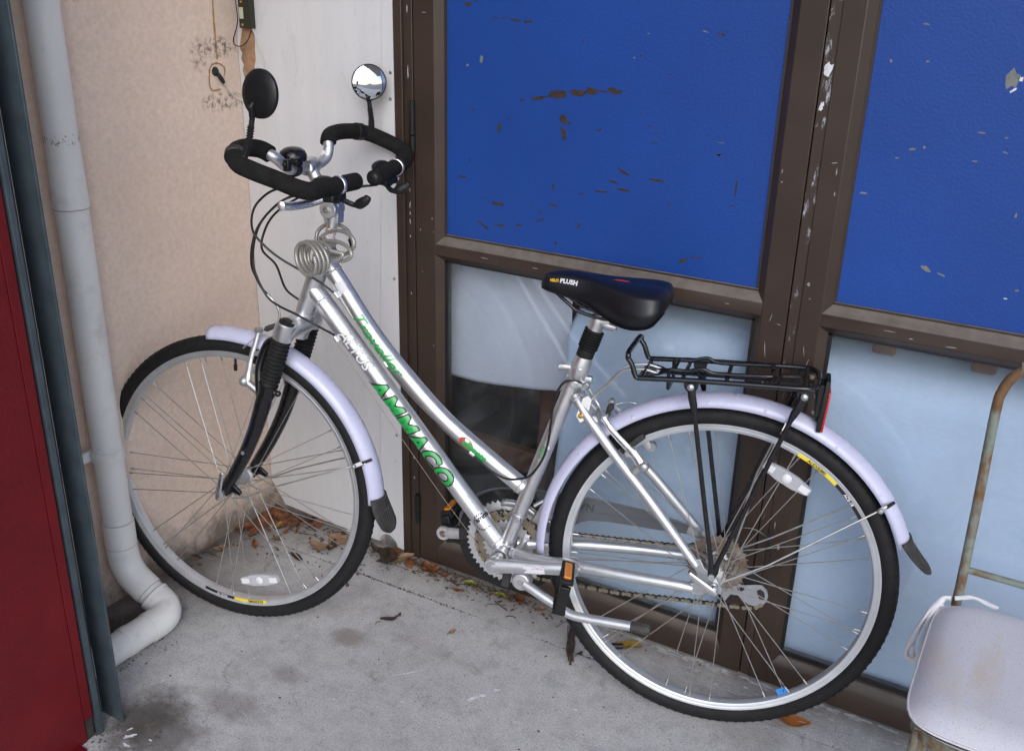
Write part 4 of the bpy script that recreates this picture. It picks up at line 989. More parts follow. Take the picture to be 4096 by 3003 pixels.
# ---- fork
m = MB(); crown_c = HT0-HA*.030
P = crv([at(.9405, .372, .062), at(.9345, .392, .060), at(.9275, .404, .045), at(.9265, .404, .015), at(.9265, .404, -.015), at(.9275, .404, -.045), at(.9345, .392, -.060), at(.9405, .372, -.062)], 5)
m.tube(P[4:-4], [.0205+.004*sin(pi*i/(len(P)-9)) for i in range(len(P)-8)], 18)
m.lathe(HT0-HA*.016, -HA, [(.0001, 0), (.0215, .0), (.0230, .004), (.0225, .030), (.0001, .034)], 24)
for s in (1, -1): m.lathe(at(.9285, .417, .062*s), -HA, [(.0001, .001), (.0150, .001), (.0205, 0), (.0222, -.0012+.003), (.0222, .036), (.0205, .039), (.0001, .039)], 28)
fork = part('fork', m, 'alu', bike)
for s in (1, -1):
    o0 = at(.9285, .417, .062*s)
    m = MB(); m.lathe(o0, HA, [(.0172, -.001), (.0172, .003), (.0160, .004), (.0001, .0045)], 24); m.lathe(o0, HA, [(.0120, .004), (.0110, .0075), (.0001, .0078)], 6); part('cap', m, 'black_plastic', fork)
    a_, b_ = at(.942, .378, .062*s), at(.974, .282, .062*s); nb = 11; PP = []; RR = []
    for i in range(nb*6+1):
        f = i/(nb*6); PP.append(a_.lerp(b_, f)); RR.append(.0195+.0030*sin(2*pi*nb*f-pi/2) - (.0015*(1-f)))
    PP += [a_.lerp(b_, 1.03), a_.lerp(b_, 1.16), a_.lerp(b_, 1.24)]; RR += [.0185, .0185, .0185]
    m = MB(); m.tube(PP, RR, 26); part('boot', m, 'rubber_boot', fork)
    P = crv([at(.976, .275, .062*s), at(.9815, .255, .062*s), at(.987, .241, .063*s), at(1.000, .200, .063*s), at(1.018, .152, .062*s), at(1.045, .095, .0595*s), at(1.075, .043, .0575*s), at(1.092, .016, .0565*s), at(1.101, -.004, .0565*s)], 5)
    n_ = len(P); m = MB(); m.tube(P, [.0215-.0035*min(1, i/10)-.0065*max(0, (i-12)/(n_-13)) for i in range(n_)], 20); lg = part('leg', m, 'black_paint', fork)
    m = MB(); m.prism([(1.090, .022), (1.112, .012), (1.116, -.004), (1.108, -.013), (1.094, -.012), (1.078, .001), (1.060, -.004), (1.056, .004), (1.074, .018)], (0, .0565*s, 0), (1, 0, 0), (0, 0, 1), (0, 1, 0), -.004, .004); part('fork_end', m, 'black_paint', lg, bevel=.0015)
    m = MB(); m.tube(crv([at(.958, .372, .050*s), at(.9835, .362, .046*s), at(.9985, .333, .046*s), at(1.006, .300, .050*s), at(1.003, .262, .056*s), at(.998, .235, .060*s)], 5), .0095, 12, squash=.75); part('brace', m, 'black_paint', lg)
    m = MB(); m.tube(crv([at(.971, .283, .066*s), at(.962, .262, .066*s), at(.956, .258, .064*s)], 4), .0048, 8); m.ball(at(.953, .257, .064*s), .007, 10, 6); part('tab', m, 'black_paint', lg)
m = MB(); P = crv([at(.9985, .333, .046), at(.996, .352, .03), at(.995, .358, 0), at(.996, .352, -.03), at(.9985, .333, -.046)], 5); m.tube(P, .008, 10); part('arch', m, 'black_paint', fork)
LIFT = .0006
lp = crv([at(1.000, .200, .063), at(1.018, .152, .062), at(1.045, .095, .0595)], 5)
me, bb = text_mesh('SUSPENSION FORK', .0062, lambda x, y: on_tube(lp, .0168, .012, .35, up_hint=Vector((1, 0, .2)))(x*1.2, y), nseg=(30, 3)); part('lettering', me, 'decal_blue', fork)
m = MB(); m.tube([at(1.035, .112, .078), at(1.035, .112, .0815)], .0042, 12); part('bolt', m, 'galv', fork)

# ---- wheels
def wheel(name, cx, rear):
    global OFF
    keep = OFF; OFF = Vector((0, 0, 0))
    m = MB()
    rim = [(.3012, -.0085), (.3020, -.0108), (.3050, -.0122), (.3090, -.0126), (.3094, -.0121), (.3100, -.0126), (.3165, -.0128), (.3168, -.0108), (.3130, -.0098), (.3130, .0098), (.3168, .0108), (.3165, .0128), (.3100, .0126), (.3094, .0121), (.3090, .0126), (.3050, .0122), (.3020, .0108), (.3012, .0085), (.3000, .004), (.3000, -.004), (.3012, -.0085)]
    m.lathe((0, 0, 0), Y, rim, 120, ref=(1, 0, 0)); wh = part(name, m, 'rim_metal', bike); wh.location = (cx, 0, RT)
    prof = []
    for k in range(25):
        a = radians(-142+284*k/24); prof.append((.330+.0190*cos(a)*(1.0), .0188*sin(a)))
    m = MB(); m.lathe((0, 0, 0), Y, prof, 150, ref=(1, 0, 0))
    part('tyre', m, 'tyre_rubber', wh)
    m = MB(); rr = random.Random(3)          # shoulder tread blocks
    for k in range(120):
        for s in (-1, 1):
            a = 2*pi*(k+(.5 if s > 0 else 0))/120; th = radians(40)*s
            rd = Vector((cos(a), 0, sin(a))); tg = Vector((-sin(a), 0, cos(a))); nr = (rd*cos(th)+Y*sin(th)); ac = nr.cross(tg)
            m.box(rd*.330+nr*.0190, (.0048, .0105, .0011), (tg+ac*.25*s).normalized(), ac, nr)
    o = part('tread', m, 'tyre_rubber', wh); o['kind'] = 'stuff'
    hw = .050 if not rear else .065; fl = .034 if not rear else .030; fr = .0205 if not rear else .0235
    m = MB(); sh = -.008 if rear else 0.
    m.lathe((0, 0, 0), Y, [(.0001, -hw), (.0085, -hw), (.0085, -fl-.004+sh), (.0120, -fl-.003+sh), (fr, -fl-.0012+sh), (fr, -fl+.0016+sh), (.0150, -fl+.004+sh), (.0130, -.012), (.0130, .012), (.0150, fl-.004), (fr, fl-.0016), (fr, fl+.0012), (.0120, fl+.003), (.0085, fl+.004), (.0085, hw), (.0001, hw)], 30)
    part('hub', m, 'alu_satin', wh)
    m = MB(); m.tube([Vector((0, -hw-.020, 0)), Vector((0, hw+.020, 0))], .0046, 12); m.lathe((0, hw+.004, 0), Y, [(.0085, 0), (.0095, .004), (.0085, .006), (.0001, .006)], 6); part('axle', m, 'steel', wh)
    # spokes, three-cross: one mesh, copied
    r0, r1 = fr-.003, .3015
    first = None
    for side in (1, -1):
        for k in range(9):
            for lead in (1, -1):
                ih = k*2*pi/9 + (0 if lead > 0 else pi/9) + (pi/18 if side < 0 else 0)
                ir = ih + lead*radians(66) + (0 if lead > 0 else 0)
                yy = (fl if side > 0 else -fl+sh) + (.0022 if lead > 0 else -.0022)
                a = Vector((cos(ih)*r0, yy, sin(ih)*r0)); b = Vector((cos(ir)*r1, .002*side, sin(ir)*r1))
                L = (b-a).length
                if first is None:
                    m = MB(); m.tube([Vector((0, 0, 0)), Vector((0, 0, L-.013))], .00105, 6); m.tube([Vector((0, 0, L-.014)), Vector((0, 0, L-.012)), Vector((0, 0, L+.001))], [.0012, .0020, .0020], 8)
                    first = part('spoke', m, 'spoke_metal', wh); o = first; L0 = L
                else: o = first.copy(); COL.objects.link(o); o.parent = wh
                q = (b-a).to_track_quat('Z', 'Y').to_matrix().to_4x4(); q.translation = a; o.matrix_local = q @ Matrix.Diagonal((1, 1, L/L0, 1))
    OFF = keep
    return wh
wr = wheel('rear_wheel', 0., True); wf = wheel('front_wheel', 1.1028, False)
wf.location = (1.1028, 0, RT+.0014)
def on_wheel(wh, name, fnmesh, mat):
    global OFF
    keep = OFF; OFF = Vector((0, 0, 0)); o = part(name, fnmesh() if callable(fnmesh) else fnmesh, mat, wh); OFF = keep; return o
def arcpatch(a0, a1, r0, r1, y):
    def f():
        m = MB(); m.grid(lambda s, t: Vector((cos(radians(a0+(a1-a0)*s))*(r0+(r1-r0)*t), y, sin(radians(a0+(a1-a0)*s))*(r0+(r1-r0)*t))), 24, 1); return m
    return f
def arctext(body, size, a0, r, y, stretch=1.):
    def f():
        me, bb = text_mesh(body, size, lambda x, yy: Vector((cos(radians(a0)+x*stretch/r)*(r+yy), y, sin(radians(a0)+x*stretch/r)*(r+yy))), grow=.0002, nseg=(30, 2)); return me
    return f
def rimstickers(wh, ay0, ay1, ab0, ab1, at1, at2):
    yv = .0130
    on_wheel(wh, 'sticker', arcpatch(ay0, ay1, .3022, .3092, yv-.0001), 'sticker_yellow'); on_wheel(wh, 'sticker', arcpatch(ab0, ab1, .3022, .3092, yv), 'print_black')
    on_wheel(wh, 'lettering', arctext('ALEXRIMS', .0088, at1, .3030, yv+.0004, 1.05), 'print_black'); on_wheel(wh, 'lettering', arctext('ACE-18', .0082, at2, .3032, yv+.0004, 1.05), 'print_white')
def rs_flip(wh, ay0, ay1, ab0, ab1, at1, at2): rimstickers(wh, ay0, ay1, ab0, ab1, at1, at2)
# printed band on the near side of each rim; text reads clockwise seen from the left
rimstickers(wr, 131.5, 114.5, 131.5, 147, 118.5, 136)
rimstickers(wf, -104, -87.5, -87.5, -72.5, -102.5, -84)
on_wheel(wr, 'sticker', arcpatch(-126, -121.6, .286, .2995, .004), 'sticker_blue')
on_wheel(wr, 'lettering', lambda: text_mesh('2', .013, lambda x, yy: Vector((cos(radians(-125))*(.2895)+x*.6-.002, .0046, sin(radians(-124))*.2895+yy-.004)), nseg=(4, 4))[0], 'print_black')
def wheel_reflector(wh, ang, r, tilt):
    m = MB(); a = radians(ang); rd = Vector((cos(a), 0, sin(a))); tg = Vector((-sin(a), 0, cos(a))); o = rd*r+Y*.008
    poly = [(-.051, -.006), (-.046, -.0085), (-.018, -.0135), (.018, -.0135), (.046, -.0085), (.051, -.006), (.051, .006), (.046, .0085), (.018, .0135), (-.018, .0135), (-.046, .0085), (-.051, .006)]
    def f(): m.prism(poly, o, tg, rd, Y, -.004, .004); return m
    rf = on_wheel(wh, 'wheel_reflector', f, 'reflector_clear')
    def f2():
        mm = MB(); mm.lathe(o+Y*.004, Y, [(.0001, .003), (.004, .0028), (.0085, .0008), (.0095, 0)], 16)
        for x in (-.038, .038): mm.box(o+tg*x+Y*.0044, (.020, .013, .0008), tg, rd, Y)
        return mm
    keep = OFF
    on_wheel(wh, 'reflector_lens', f2, 'reflector_bright')
    return rf
wheel_reflector(wr, 116.5, .2515, 0); wheel_reflector(wf, -103.0, .250, 0)
def valve():
    m = MB(); a = radians(91.4); rd = Vector((cos(a), 0, sin(a))); m.tube([rd*.302, rd*.284, rd*.2835, rd*.270], [.0030, .0030, .0046, .0040], 10); return m
on_wheel(wf, 'valve', valve, 'black_plastic')
def qr(cx, cz, yv, tip, par):
    m = MB(); a = Vector((cx, yv, cz)); b = Vector(tip); d = (b-a).normalized(); e = Vector((0, 1, 0)); s_ = d.cross(e).normalized()
    m.lathe(Vector((cx, yv-.016, cz)), Y, [(.010, 0), (.0105, .003), (.0095, .010), (.0075, .014), (.0001, .014)], 18)
    P = [a-d*.010, a, a+d*.015, a.lerp(b, .55), b]
    m.tube(P, [.0045, .0075, .0075, .0068, .0052], 10, squash=.45, ref=Y); return part('quick_release', m, 'alu_polished', par, bevel=.0006)
qr(-.004, -.003, .0885, (.0446, .0950, .031), bike); qr(1.1035, -.004, .0805, (1.0865, .0860, .058), bike)

# ---- mudguards
def guard(cx, cz, a0, a1, rc, re, hw_, name):
    m = MB(); NA, NB = 60, 12
    def fn(s, t):
        a = radians(a0+(a1-a0)*s); b = radians(-90+180*t)
        # curved section: crown in the middle, edges drawn inwards
        yy = hw_*sin(b)*(1.0); r = re+(rc-re)*cos(b)**.85 if cos(b) > 1e-6 else re
        return Vector((cx+cos(a)*r, yy, cz+sin(a)*r))
    m.grid(fn, NA, NB)
    return part(name, m, 'fender', bike, solid=.0016)
grR = guard(0, 0, -4.0, 159.5, .3765, .3535, .0265, 'mudguard'); grF = guard(1.1028, .0014, 82.0, 178.0, .3695, .3455, .0265, 'mudguard')
def rivets(par, cx, cz, L, r, y):
    for a in L:
        a = radians(a); rd = Vector((cos(a), 0, sin(a))); m = MB(); nr = (rd*.55+Y*.83).normalized()
        m.lathe(Vector((cx, y, cz))+rd*r, nr, [(.0001, .0022), (.0026, .0018), (.0042, .0002), (.0042, -.002)], 12); part('rivet', m, 'fender', par)
rivets(grR, 0, 0, (1.5, 18, 36, 58, 82, 99, 122, 141), .3625, .0243)
m = MB(); 
for cx, cz, L, r in ((0, 0, (110, 150.5), .3675), (1.1028, .0014, (174.5,), .360), (1.1028, .0014, (112,), .3705)):
    for a in L:
        a = radians(a); rd = Vector((cos(a), 0, sin(a))); yy = .019 if r < .37 else 0; m.lathe(Vector((cx, yy, cz))+rd*r, (rd*.7+Y*.7 if yy else rd), [(.0001, .003), (.003, .0022), (.0048, 0), (.0048, -.002)], 12)
part('bolt', m, 'steel', grR)
def flap(cx, cz, a0, a1, r0, r1, par):
    m = MB()
    def fn(s, t):
        a = radians(a0+(a1-a0)*s); b = radians(-80+160*t); w_ = .0330*(1+.22*sin(pi*min(1, s*1.0))) * (1 if s < .8 else sqrt(max(0.05, 1-((s-.8)/.2)**2)*.9+.1))
        rr_ = r0+(r1-r0)*s*s - .022*(1-cos(b))*(1-.95*s) + .004*sin(s*9)*0
        return Vector((cx+cos(a)*rr_, w_*sin(b), cz+sin(a)*rr_))
    m.grid(fn, 16, 14); f = part('mud_flap', m, 'mud_rubber', par, solid=.003)
    m = MB()
    for k in range(-3, 4):
        P = []
        for q in range(9):
            s = .35+.6*q/8; t = .5+k*.085*(1-.2*s); v_ = fn(s, t); P.append(v_+(v_-Vector((cx, 0, cz))).normalized()*.0016)
        m.tube(P, .0010, 5)
    part('flap_rib', m, 'mud_rubber', f)
flap(0, 0, 157.5, 168.5, .379, .404, grR); flap(1.1028, .0014, 175.5, 187.5, .372, .397, grF)
# mudguard stays
def stay(P, par):
    m = MB(); m.tube([Vector((u, v, w)) for u, v, w in P], .0019, 8); part('stay', m, 'spoke_metal', par)
stay([(-.0171, .066, .009), (-.10, .062, .062), (-.2806, .040, .2001), (-.297, .034, .212)], grR); stay([(-.0171, -.066, .009), (-.10, -.062, .062), (-.2806, -.040, .2001)], grR)
stay([(-.0171, .064, .009), (-.055, .056, .20), (-.0953, .040, .330)], grR); stay([(-.0171, -.064, .009), (-.055, -.056, .20), (-.0953, -.040, .330)], grR)
stay([(1.0717, .066, -.0088), (1.0462, .064, -.0053), (.9824, .058, .028), (.8743, .050, .0737), (.7839, .040, .1092), (.763, .030, .1139)], grF); stay([(1.0717, -.066, -.0088), (1.0462, -.064, -.0053), (.9824, -.058, .028), (.8743, -.050, .0737), (.7839, -.040, .1092)], grF)
for u, v, w, d, par in ((-.2850, .0415, .2035, (-.012, -.010, .007), grR), (.7839, .0425, .1092, (-.016, -.014, .006), grF), (-.0945, .0415, .327, (-.006, -.008, .016), grR)):
    o = Vector((u, v, w)); d = Vector(d); m = MB(); ex = d.normalized(); m.box(o+d*.4, (d.length*1.3, .0022, .012), ex, Y, ex.cross(Y)); m.lathe(o+Vector((0, .001, 0)), Y, [(.0001, .006), (.004, .0055), (.0058, .002), (.0058, 0)], 12); cl = part('stay_clip', m, 'galv', par, bevel=.0006)
    m = MB(); m.tube([o+d*.9+Vector((0, .003, 0)), o+d*1.9+Vector((0, .002, 0))], .0034, 8); part('end_cap', m, 'black_plastic', cl)

# ---- saddle and seat post
SX = [.3975, .392, .380, .360, .335, .305, .275, .245, .215, .187, .165, .152, .145]
TOP = [.556, .567, .5735, .5775, .579, .578, .576, .5745, .574, .574, .573, .570, .560]
HWd = [.008, .0165, .0225, .0265, .0305, .037, .050, .068, .083, .091, .090, .078, .054]
BOT = [.546, .5435, .5405, .5365, .5325, .526, .514, .503, .497, .499, .507, .522, .534]
m = MB(); NA = len(SX)
def interp(A, f):
    x = f*(NA-1); i = min(NA-2, int(x)); g = x-i; p0 = A[max(0, i-1)]; p1 = A[i]; p2 = A[i+1]; p3 = A[min(NA-1, i+2)]
    return .5*((2*p1)+(p2-p0)*g+(2*p0-5*p1+4*p2-p3)*g*g+(3*p1-p0-3*p2+p3)*g**3)
def sad(s, t):
    u, tp_, hw_, bt_ = (interp(A, s) for A in (SX, TOP, HWd, BOT)); b = (t-.5)*2; ab = abs(b); sg = 1 if b >= 0 else -1
    if ab < .62:
        q = ab/.62; y = hw_*.90*sin(q*pi/2); z = tp_-(1-cos(q*pi/2))*(.007+hw_*.13) - (.004*max(0, 1-q*3) if s > .45 else 0)
    else:
        q = (ab-.62)/.38; z0 = tp_-(.007+hw_*.13); y = hw_*(.90+.10*sin(min(1, q*1.6)*pi/2)-.10*max(0, q-.55)/.45); z = z0+(bt_-z0)*q
    return Vector((u, y*sg, z))
m.grid(sad, 60, 36)
# close nose and tail
k = len(m.v); n37 = 37
m.face([i for i in range(n37)][::-1], None, True); m.face([60*n37+i for i in range(n37)], None, True)
sad_o = part('saddle', m, 'saddle_vinyl', bike)
m = MB(); P = [sad(s/40, 0.995) + Vector((0, .0004, -.0008)) for s in range(2, 40)]; m.tube(P, .0016, 6); P = [sad(s/40, 0.005) + Vector((0, -.0004, -.0008)) for s in range(2, 40)]; m.tube(P, .0016, 6); part('saddle_rim', m, 'black_plastic', sad_o)
m = MB()
def under(s, t): 
    u, hw_, bt_ = (interp(A, s) for A in (SX, HWd, BOT)); return Vector((u, hw_*(2*t-1)*.97, bt_+.003))
m.grid(under, 30, 4); part('saddle_base', m, 'black_plastic', sad_o)
def on_saddle(body, size, u0, off, col, gr=.0004, sh=.12):
    def fn(x, y):
        u = u0-x; lo, hi = 0., 1.
        for _ in range(24):
            mid = (lo+hi)/2
            if interp(SX, mid) > u: lo = mid
            else: hi = mid
        s = lo; t0 = .855; p = sad(s, t0); q = sad(s, t0-.02); d = (q-p).normalized()
        t_ = t0-off-y*.02/((q-p).length)
        p2 = sad(s, t_); nr = (sad(s, t_-.01)-p2).cross(sad(min(1, s+.01), t_)-p2).normalized()
        if nr.y < 0: nr = -nr
        return p2+nr*.0006
    me, bb = text_mesh(body, size, fn, grow=gr, shear=sh, nseg=(24, 6)); part('lettering', me, col, sad_o)
on_saddle('VELO', .0075, .3770, .004, 'print_yellow'); on_saddle('PLUSH', .0125, .3560, .0, 'print_white', .0006)
m = MB(); c_ = sad(.595, .53); 
pts = []
for k_ in range(20):
    a = 2*pi*k_/20; uu = .240+.0165*cos(a); vv = .004+.0095*sin(a); lo, hi = 0., 1.
    for _ in range(20):
        mid = (lo+hi)/2
        if interp(SX, mid) > uu: lo = mid
        else: hi = mid
    hw_ = interp(HWd, lo)*.9; q_ = abs(vv)/hw_; q_ = math.asin(min(1, q_))/(pi/2); p = sad(lo, .5+.5*.62*q_*(1 if vv > 0 else -1)); pts.append(p+Vector((0, 0, .0008)))
b0 = m.add(pts); m.face([b0+i for i in range(20)]); part('badge', m, 'print_red', sad_o)
for s in (1, -1):
    m = MB(); m.tube(crv([at(.372, .541, .012*s), at(.340, .520, .018*s), at(.318, .507, .0205*s), at(.275, .498, .0215*s), at(.235, .499, .022*s), at(.190, .515, .028*s), at(.172, .522, .034*s)], 6), .0035, 10); part('saddle_rail', m, 'black_paint', sad_o)
PD = (at(.279, .486)-at(.308, .389)).normalized()
m = MB(); p0 = at(.3175, .358); m.tube([p0, at(.308, .390)], .0136, 20); m.lathe(at(.3165, .3625), PD, [(.0001, 0), (.0150, .0), (.0172, .004), (.0195, .022), (.0195, .034), (.0172, .052), (.0001, .052)], 26)
spost = part('seat_post', m, 'alu', bike)
m = MB()
for k_ in range(8):
    a = 2*pi*k_/8+.2; e = Y-PD*PD.dot(Y); e.normalize(); f = PD.cross(e); c_ = at(.3165, .3625)+PD*.027+(e*cos(a)+f*sin(a))*.0196; nr = (e*cos(a)+f*sin(a)); ml = Matrix((PD, nr.cross(PD), nr)).transposed()
    m.lathe(c_-nr*.0008, nr, [(.0001, .0012), (.003, .001), (.0050, 0)], 12)
part('knurl', m, 'alu_satin', spost)
a_, b_ = at(.3025, .412), at(.2855, .4685); nb = 7; PP = [a_-PD*.001, a_, a_+PD*.016]; RR = [.0172, .0175, .0175]
a2 = a_+PD*.017
for i in range(nb*6+1): f = i/(nb*6); PP.append(a2.lerp(b_, f)); RR.append(.0182+.0025*sin(2*pi*nb*f-pi/2))
m = MB(); m.tube(PP, RR, 26); part('boot', m, 'rubber_boot', spost)
m = MB(); m.tube([b_-PD*.004, b_+PD*.014, b_+PD*.026, b_+PD*.030], [.0150, .0150, .0165, .0150], 22); m.tube([at(.283, .4905), at(.262, .481), at(.248, .478), at(.243, .476)], [.013, .0095, .0085, .006], 14); m.box(at(.268, .499), (.034, .046, .008)); m.box(at(.270, .4905), (.030, .030, .012)); part('saddle_clamp', m, 'alu', spost, bevel=.0015)
m = MB(); m.tube([at(.246, .470), at(.246, .486)], .004, 10); part('clamp_bolt', m, 'steel', spost)
m = MB(); m.lathe(at(.3205, .352), PD, [(.0155, -.004), (.0188, -.003), (.0192, .012), (.0172, .013), (.0150, .013)], 26); m.box(at(.298, .357, .006), (.022, .018, .014)); m.box(at(.296, .3615, -.010), (.022, .014, .014)); sc = part('seat_collar', m, 'alu', bike, bevel=.002)
m = MB(); m.tube([at(.291, .357, .022), at(.291, .357, -.020)], .0052, 12); m.lathe(at(.291, .357, .022), Y, [(.0001, .002), (.005, .002), (.0072, 0), (.0072, -.006)], 14); part('collar_bolt', m, 'steel', sc)
m = MB(); m.tube(crv([at(.300, .362, -.022), at(.326, .372, -.026), at(.345, .3755, -.022), at(.358, .376, -.014)], 5), [.0065]*16, 10, squash=.4); part('collar_lever', m, 'alu_satin', sc)

# ---- luggage rack
RW = .070
def rpt(u, w, s): return Vector((u, RW*s, w))
m = MB()
Pl = [rpt(.2035, .4460, 1), rpt(.2035, .4400, 1), rpt(.196, .430, 1), rpt(.188, .410, 1), rpt(.183, .4040, 1), rpt(.174, .4045, 1), rpt(.08, .4130, 1), rpt(-.05, .4215, 1), rpt(-.115, .4255, 1), Vector((-.134, .062, .4265)), Vector((-.142, .042, .427))]
Pf = [Vector((v.x, -v.y, v.z)) for v in Pl]
loop = Pl[::-1]+[Vector((.2052, RW-.008, .4490)), Vector((.2056, .03, .4495)), Vector((.2056, -.03, .4495)), Vector((.2052, -RW+.008, .4490))]+Pf+[Vector((-.1445, -.02, .427)), Vector((-.1445, .02, .427))]
m.tube(crv(loop, 4, True), .0052, 12, closed=True); rack = part('luggage_rack', m, 'black_paint', bike)
m = MB(); m.prism([(.182, -.058), (.186, .058), (.150, .030), (.140, .017), (-.09, .017), (-.125, .045), (-.139, .040), (-.139, -.040), (-.125, -.045), (-.09, -.017), (.140, -.017), (.150, -.030)], (0, 0, .4040), (1, 0, -.065), (0, 1, 0), (.065, 0, 1), .007, .0095); part('deck_plate', m, 'black_paint', rack, bevel=.0008)
m = MB()
for u in (.176, .10, .02, -.06, -.122):
    m.tube([Vector((u, -RW, .4045+(.176-u)*.0735)), Vector((u, RW, .4045+(.176-u)*.0735))], .0040, 8)
part('cross_bar', m, 'black_paint', rack)
m = MB()
for k_ in range(9):
    u = .112-k_*.022; m.lathe(Vector((u, 0, .4040-.065*u+.0096)), (.065, 0, 1), [(.0055, .0), (.0062, .0010), (.0072, .0)], 14)
for sg in (1, -1): m.box(Vector((-.105, .026*sg, .4190)), (.055, .012, .006), (1, -.18*sg, -.065), (.18*sg, 1, 0), (.065, 0, 1))
part('plate_embossing', m, 'black_paint', rack)
for u, v in ((.1735, .004), (.1545, .006), (.168, -.030)):
    m = MB(); m.lathe(Vector((u, v, .4040-.065*u+.0095)), (.065, 0, 1), [(.0001, .003), (.0045, .0025), (.0060, 0)], 14); part('bolt', m, 'galv', rack)
m = MB(); m.tube([at(-.131, .4265), at(-.131, .4330)], .0058, 10); part('bolt', m, 'rusty_cog', rack)
m = MB()
n_ = [(.128, .034, .382), (.129, .034, .4130), (.123, .034, .4185), (.097, .034, .4190), (.066, .036, .4275), (.040, .034, .4215), (-.050, .034, .4290), (-.058, .030, .4285), (-.060, .026, .424)]
nl = crv(n_, 5); nr_ = crv([(a, -b, c + .002) for a, b, c in n_], 5)
m.tube(nl, .0036, 10); m.tube(nr_, .0036, 10); m.tube(crv([(.128, .034, .382), (.128, .030, .379), (.128, 0, .378), (.128, -.030, .379), (.128, -.034, .384)], 4), .0036, 10); m.tube([(.119, .034, .4187), (.119, -.034, .4205)], .0034, 8); part('spring_clip', m, 'black_paint', rack)
for s in (1, -1):
    for (tu, tw, b0u, b0w, k_) in ((.0814, .4014, .006, .052, 1), (-.1216, .4120, -.0065, .052, 0)):
        m = MB(); v0 = .0745*s; v1 = .0755*s
        P = [Vector((tu, v0, tw+.004)), Vector((tu+(b0u-tu)*.06, v0, tw-.020)), Vector((tu+(b0u-tu)*.12, v0, tw-.036)), Vector((tu+(b0u-tu)*.16, v0, tw-.050)), Vector((b0u, v1, b0w)), Vector((b0u*.5, v1, .034)), Vector((.0022, v1, .0235))]
        m.tube(P, [.0075, .0078, .0072, .0044, .0048, .0072, .0078], 12, squash=.55, ref=Y); lg = part('rack_leg', m, 'black_paint', rack)
        m = MB(); m.prism([(-.016, .014), (.016, .014), (.012, -.004), (.007, -.010), (-.007, -.010), (-.012, -.004)], Vector((tu, .0715*s, tw)), (1, 0, 0), (0, 0, 1), (0, 1, 0), -.0015, .0015); part('tab', m, 'black_paint', lg, bevel=.0008)
        m = MB(); m.lathe(Vector((tu, (.0745+.003)*s, tw)), Y*s, [(.0001, .0036), (.004, .0030), (.0066, .0004), (.0066, -.002)], 16); part('rivet', m, 'galv', lg)
    m = MB(); m.lathe(Vector((.0022, .079*s, .0245)), Y*s, [(.0001, .003), (.0032, .003), (.0034, .0045), (.0058, .0042), (.0066, .0)], 14); part('bolt', m, 'galv', rack)
for s, off in ((1, .0), (-1, .0)):
    m = MB(); P = crv([Vector((.150, .018*s, .4015)), Vector((.1813, .018*s, .4060)), Vector((.2201, .016*s, .3965)), Vector((.2450, .014*s, .368)), Vector((.2705, .013*s, .3387)), Vector((.279, .016*s, .328))], 4)
    m.tube(P, .0030, 8); part('front_strut', m, 'galv', rack)
m = MB(); m.prism([(-.012, -.010), (.004, -.012), (.034, .012), (.034, .024), (.022, .026), (-.010, .006)], Vector((.292, .031, .2985)), (-.72, -.25, .68), (.69, 0, .72), (.2, .95, .2), -.0012, .0012); part('strut_clamp', m, 'galv', rack, bevel=.0006)
m = MB(); m.lathe(Vector((.2945, .034, .298)), Y, [(.0001, .005), (.004, .0045), (.0056, .001), (.0056, -.001)], 12); part('bolt', m, 'gold', rack)
# rear reflector on the rack
m = MB(); m.box(Vector((-.1505, 0, .392)), (.012, .050, .062)); m.tube([Vector((-.143, .018, .424)), Vector((-.1475, .018, .370))], .004, 8); rl = part('rear_reflector', m, 'black_plastic', rack, bevel=.0015)
ex = Vector((-1, 0, -.06)).normalized(); ez = Vector((-.06, 0, 1)).normalized()
m = MB(); m.prism([(-.030, -.050), (.030, -.050), (.034, .0), (.030, .050), (-.030, .050), (-.034, .0)], Vector((-.158, 0, .383)), (0, 1, 0), ez, ex, -.004, .004); part('reflector_back', m, 'black_plastic', rl, bevel=.001)
m = MB(); m.prism([(-.029, -.049), (.029, -.049), (.033, .0), (.029, .030), (-.029, .030), (-.033, .0)], Vector((-.158, 0, .383)), (0, 1, 0), ez, ex, .004, .0085); part('reflector_lens', m, 'red_lens', rl, bevel=.0015)
for w_ in (.366, .398):
    m = MB(); m.lathe(Vector((-.146, .012, w_)), Vector((1, .5, 0)), [(.0001, .006), (.004, .006), (.0048, 0)], 8); part('bolt', m, 'galv', rl)

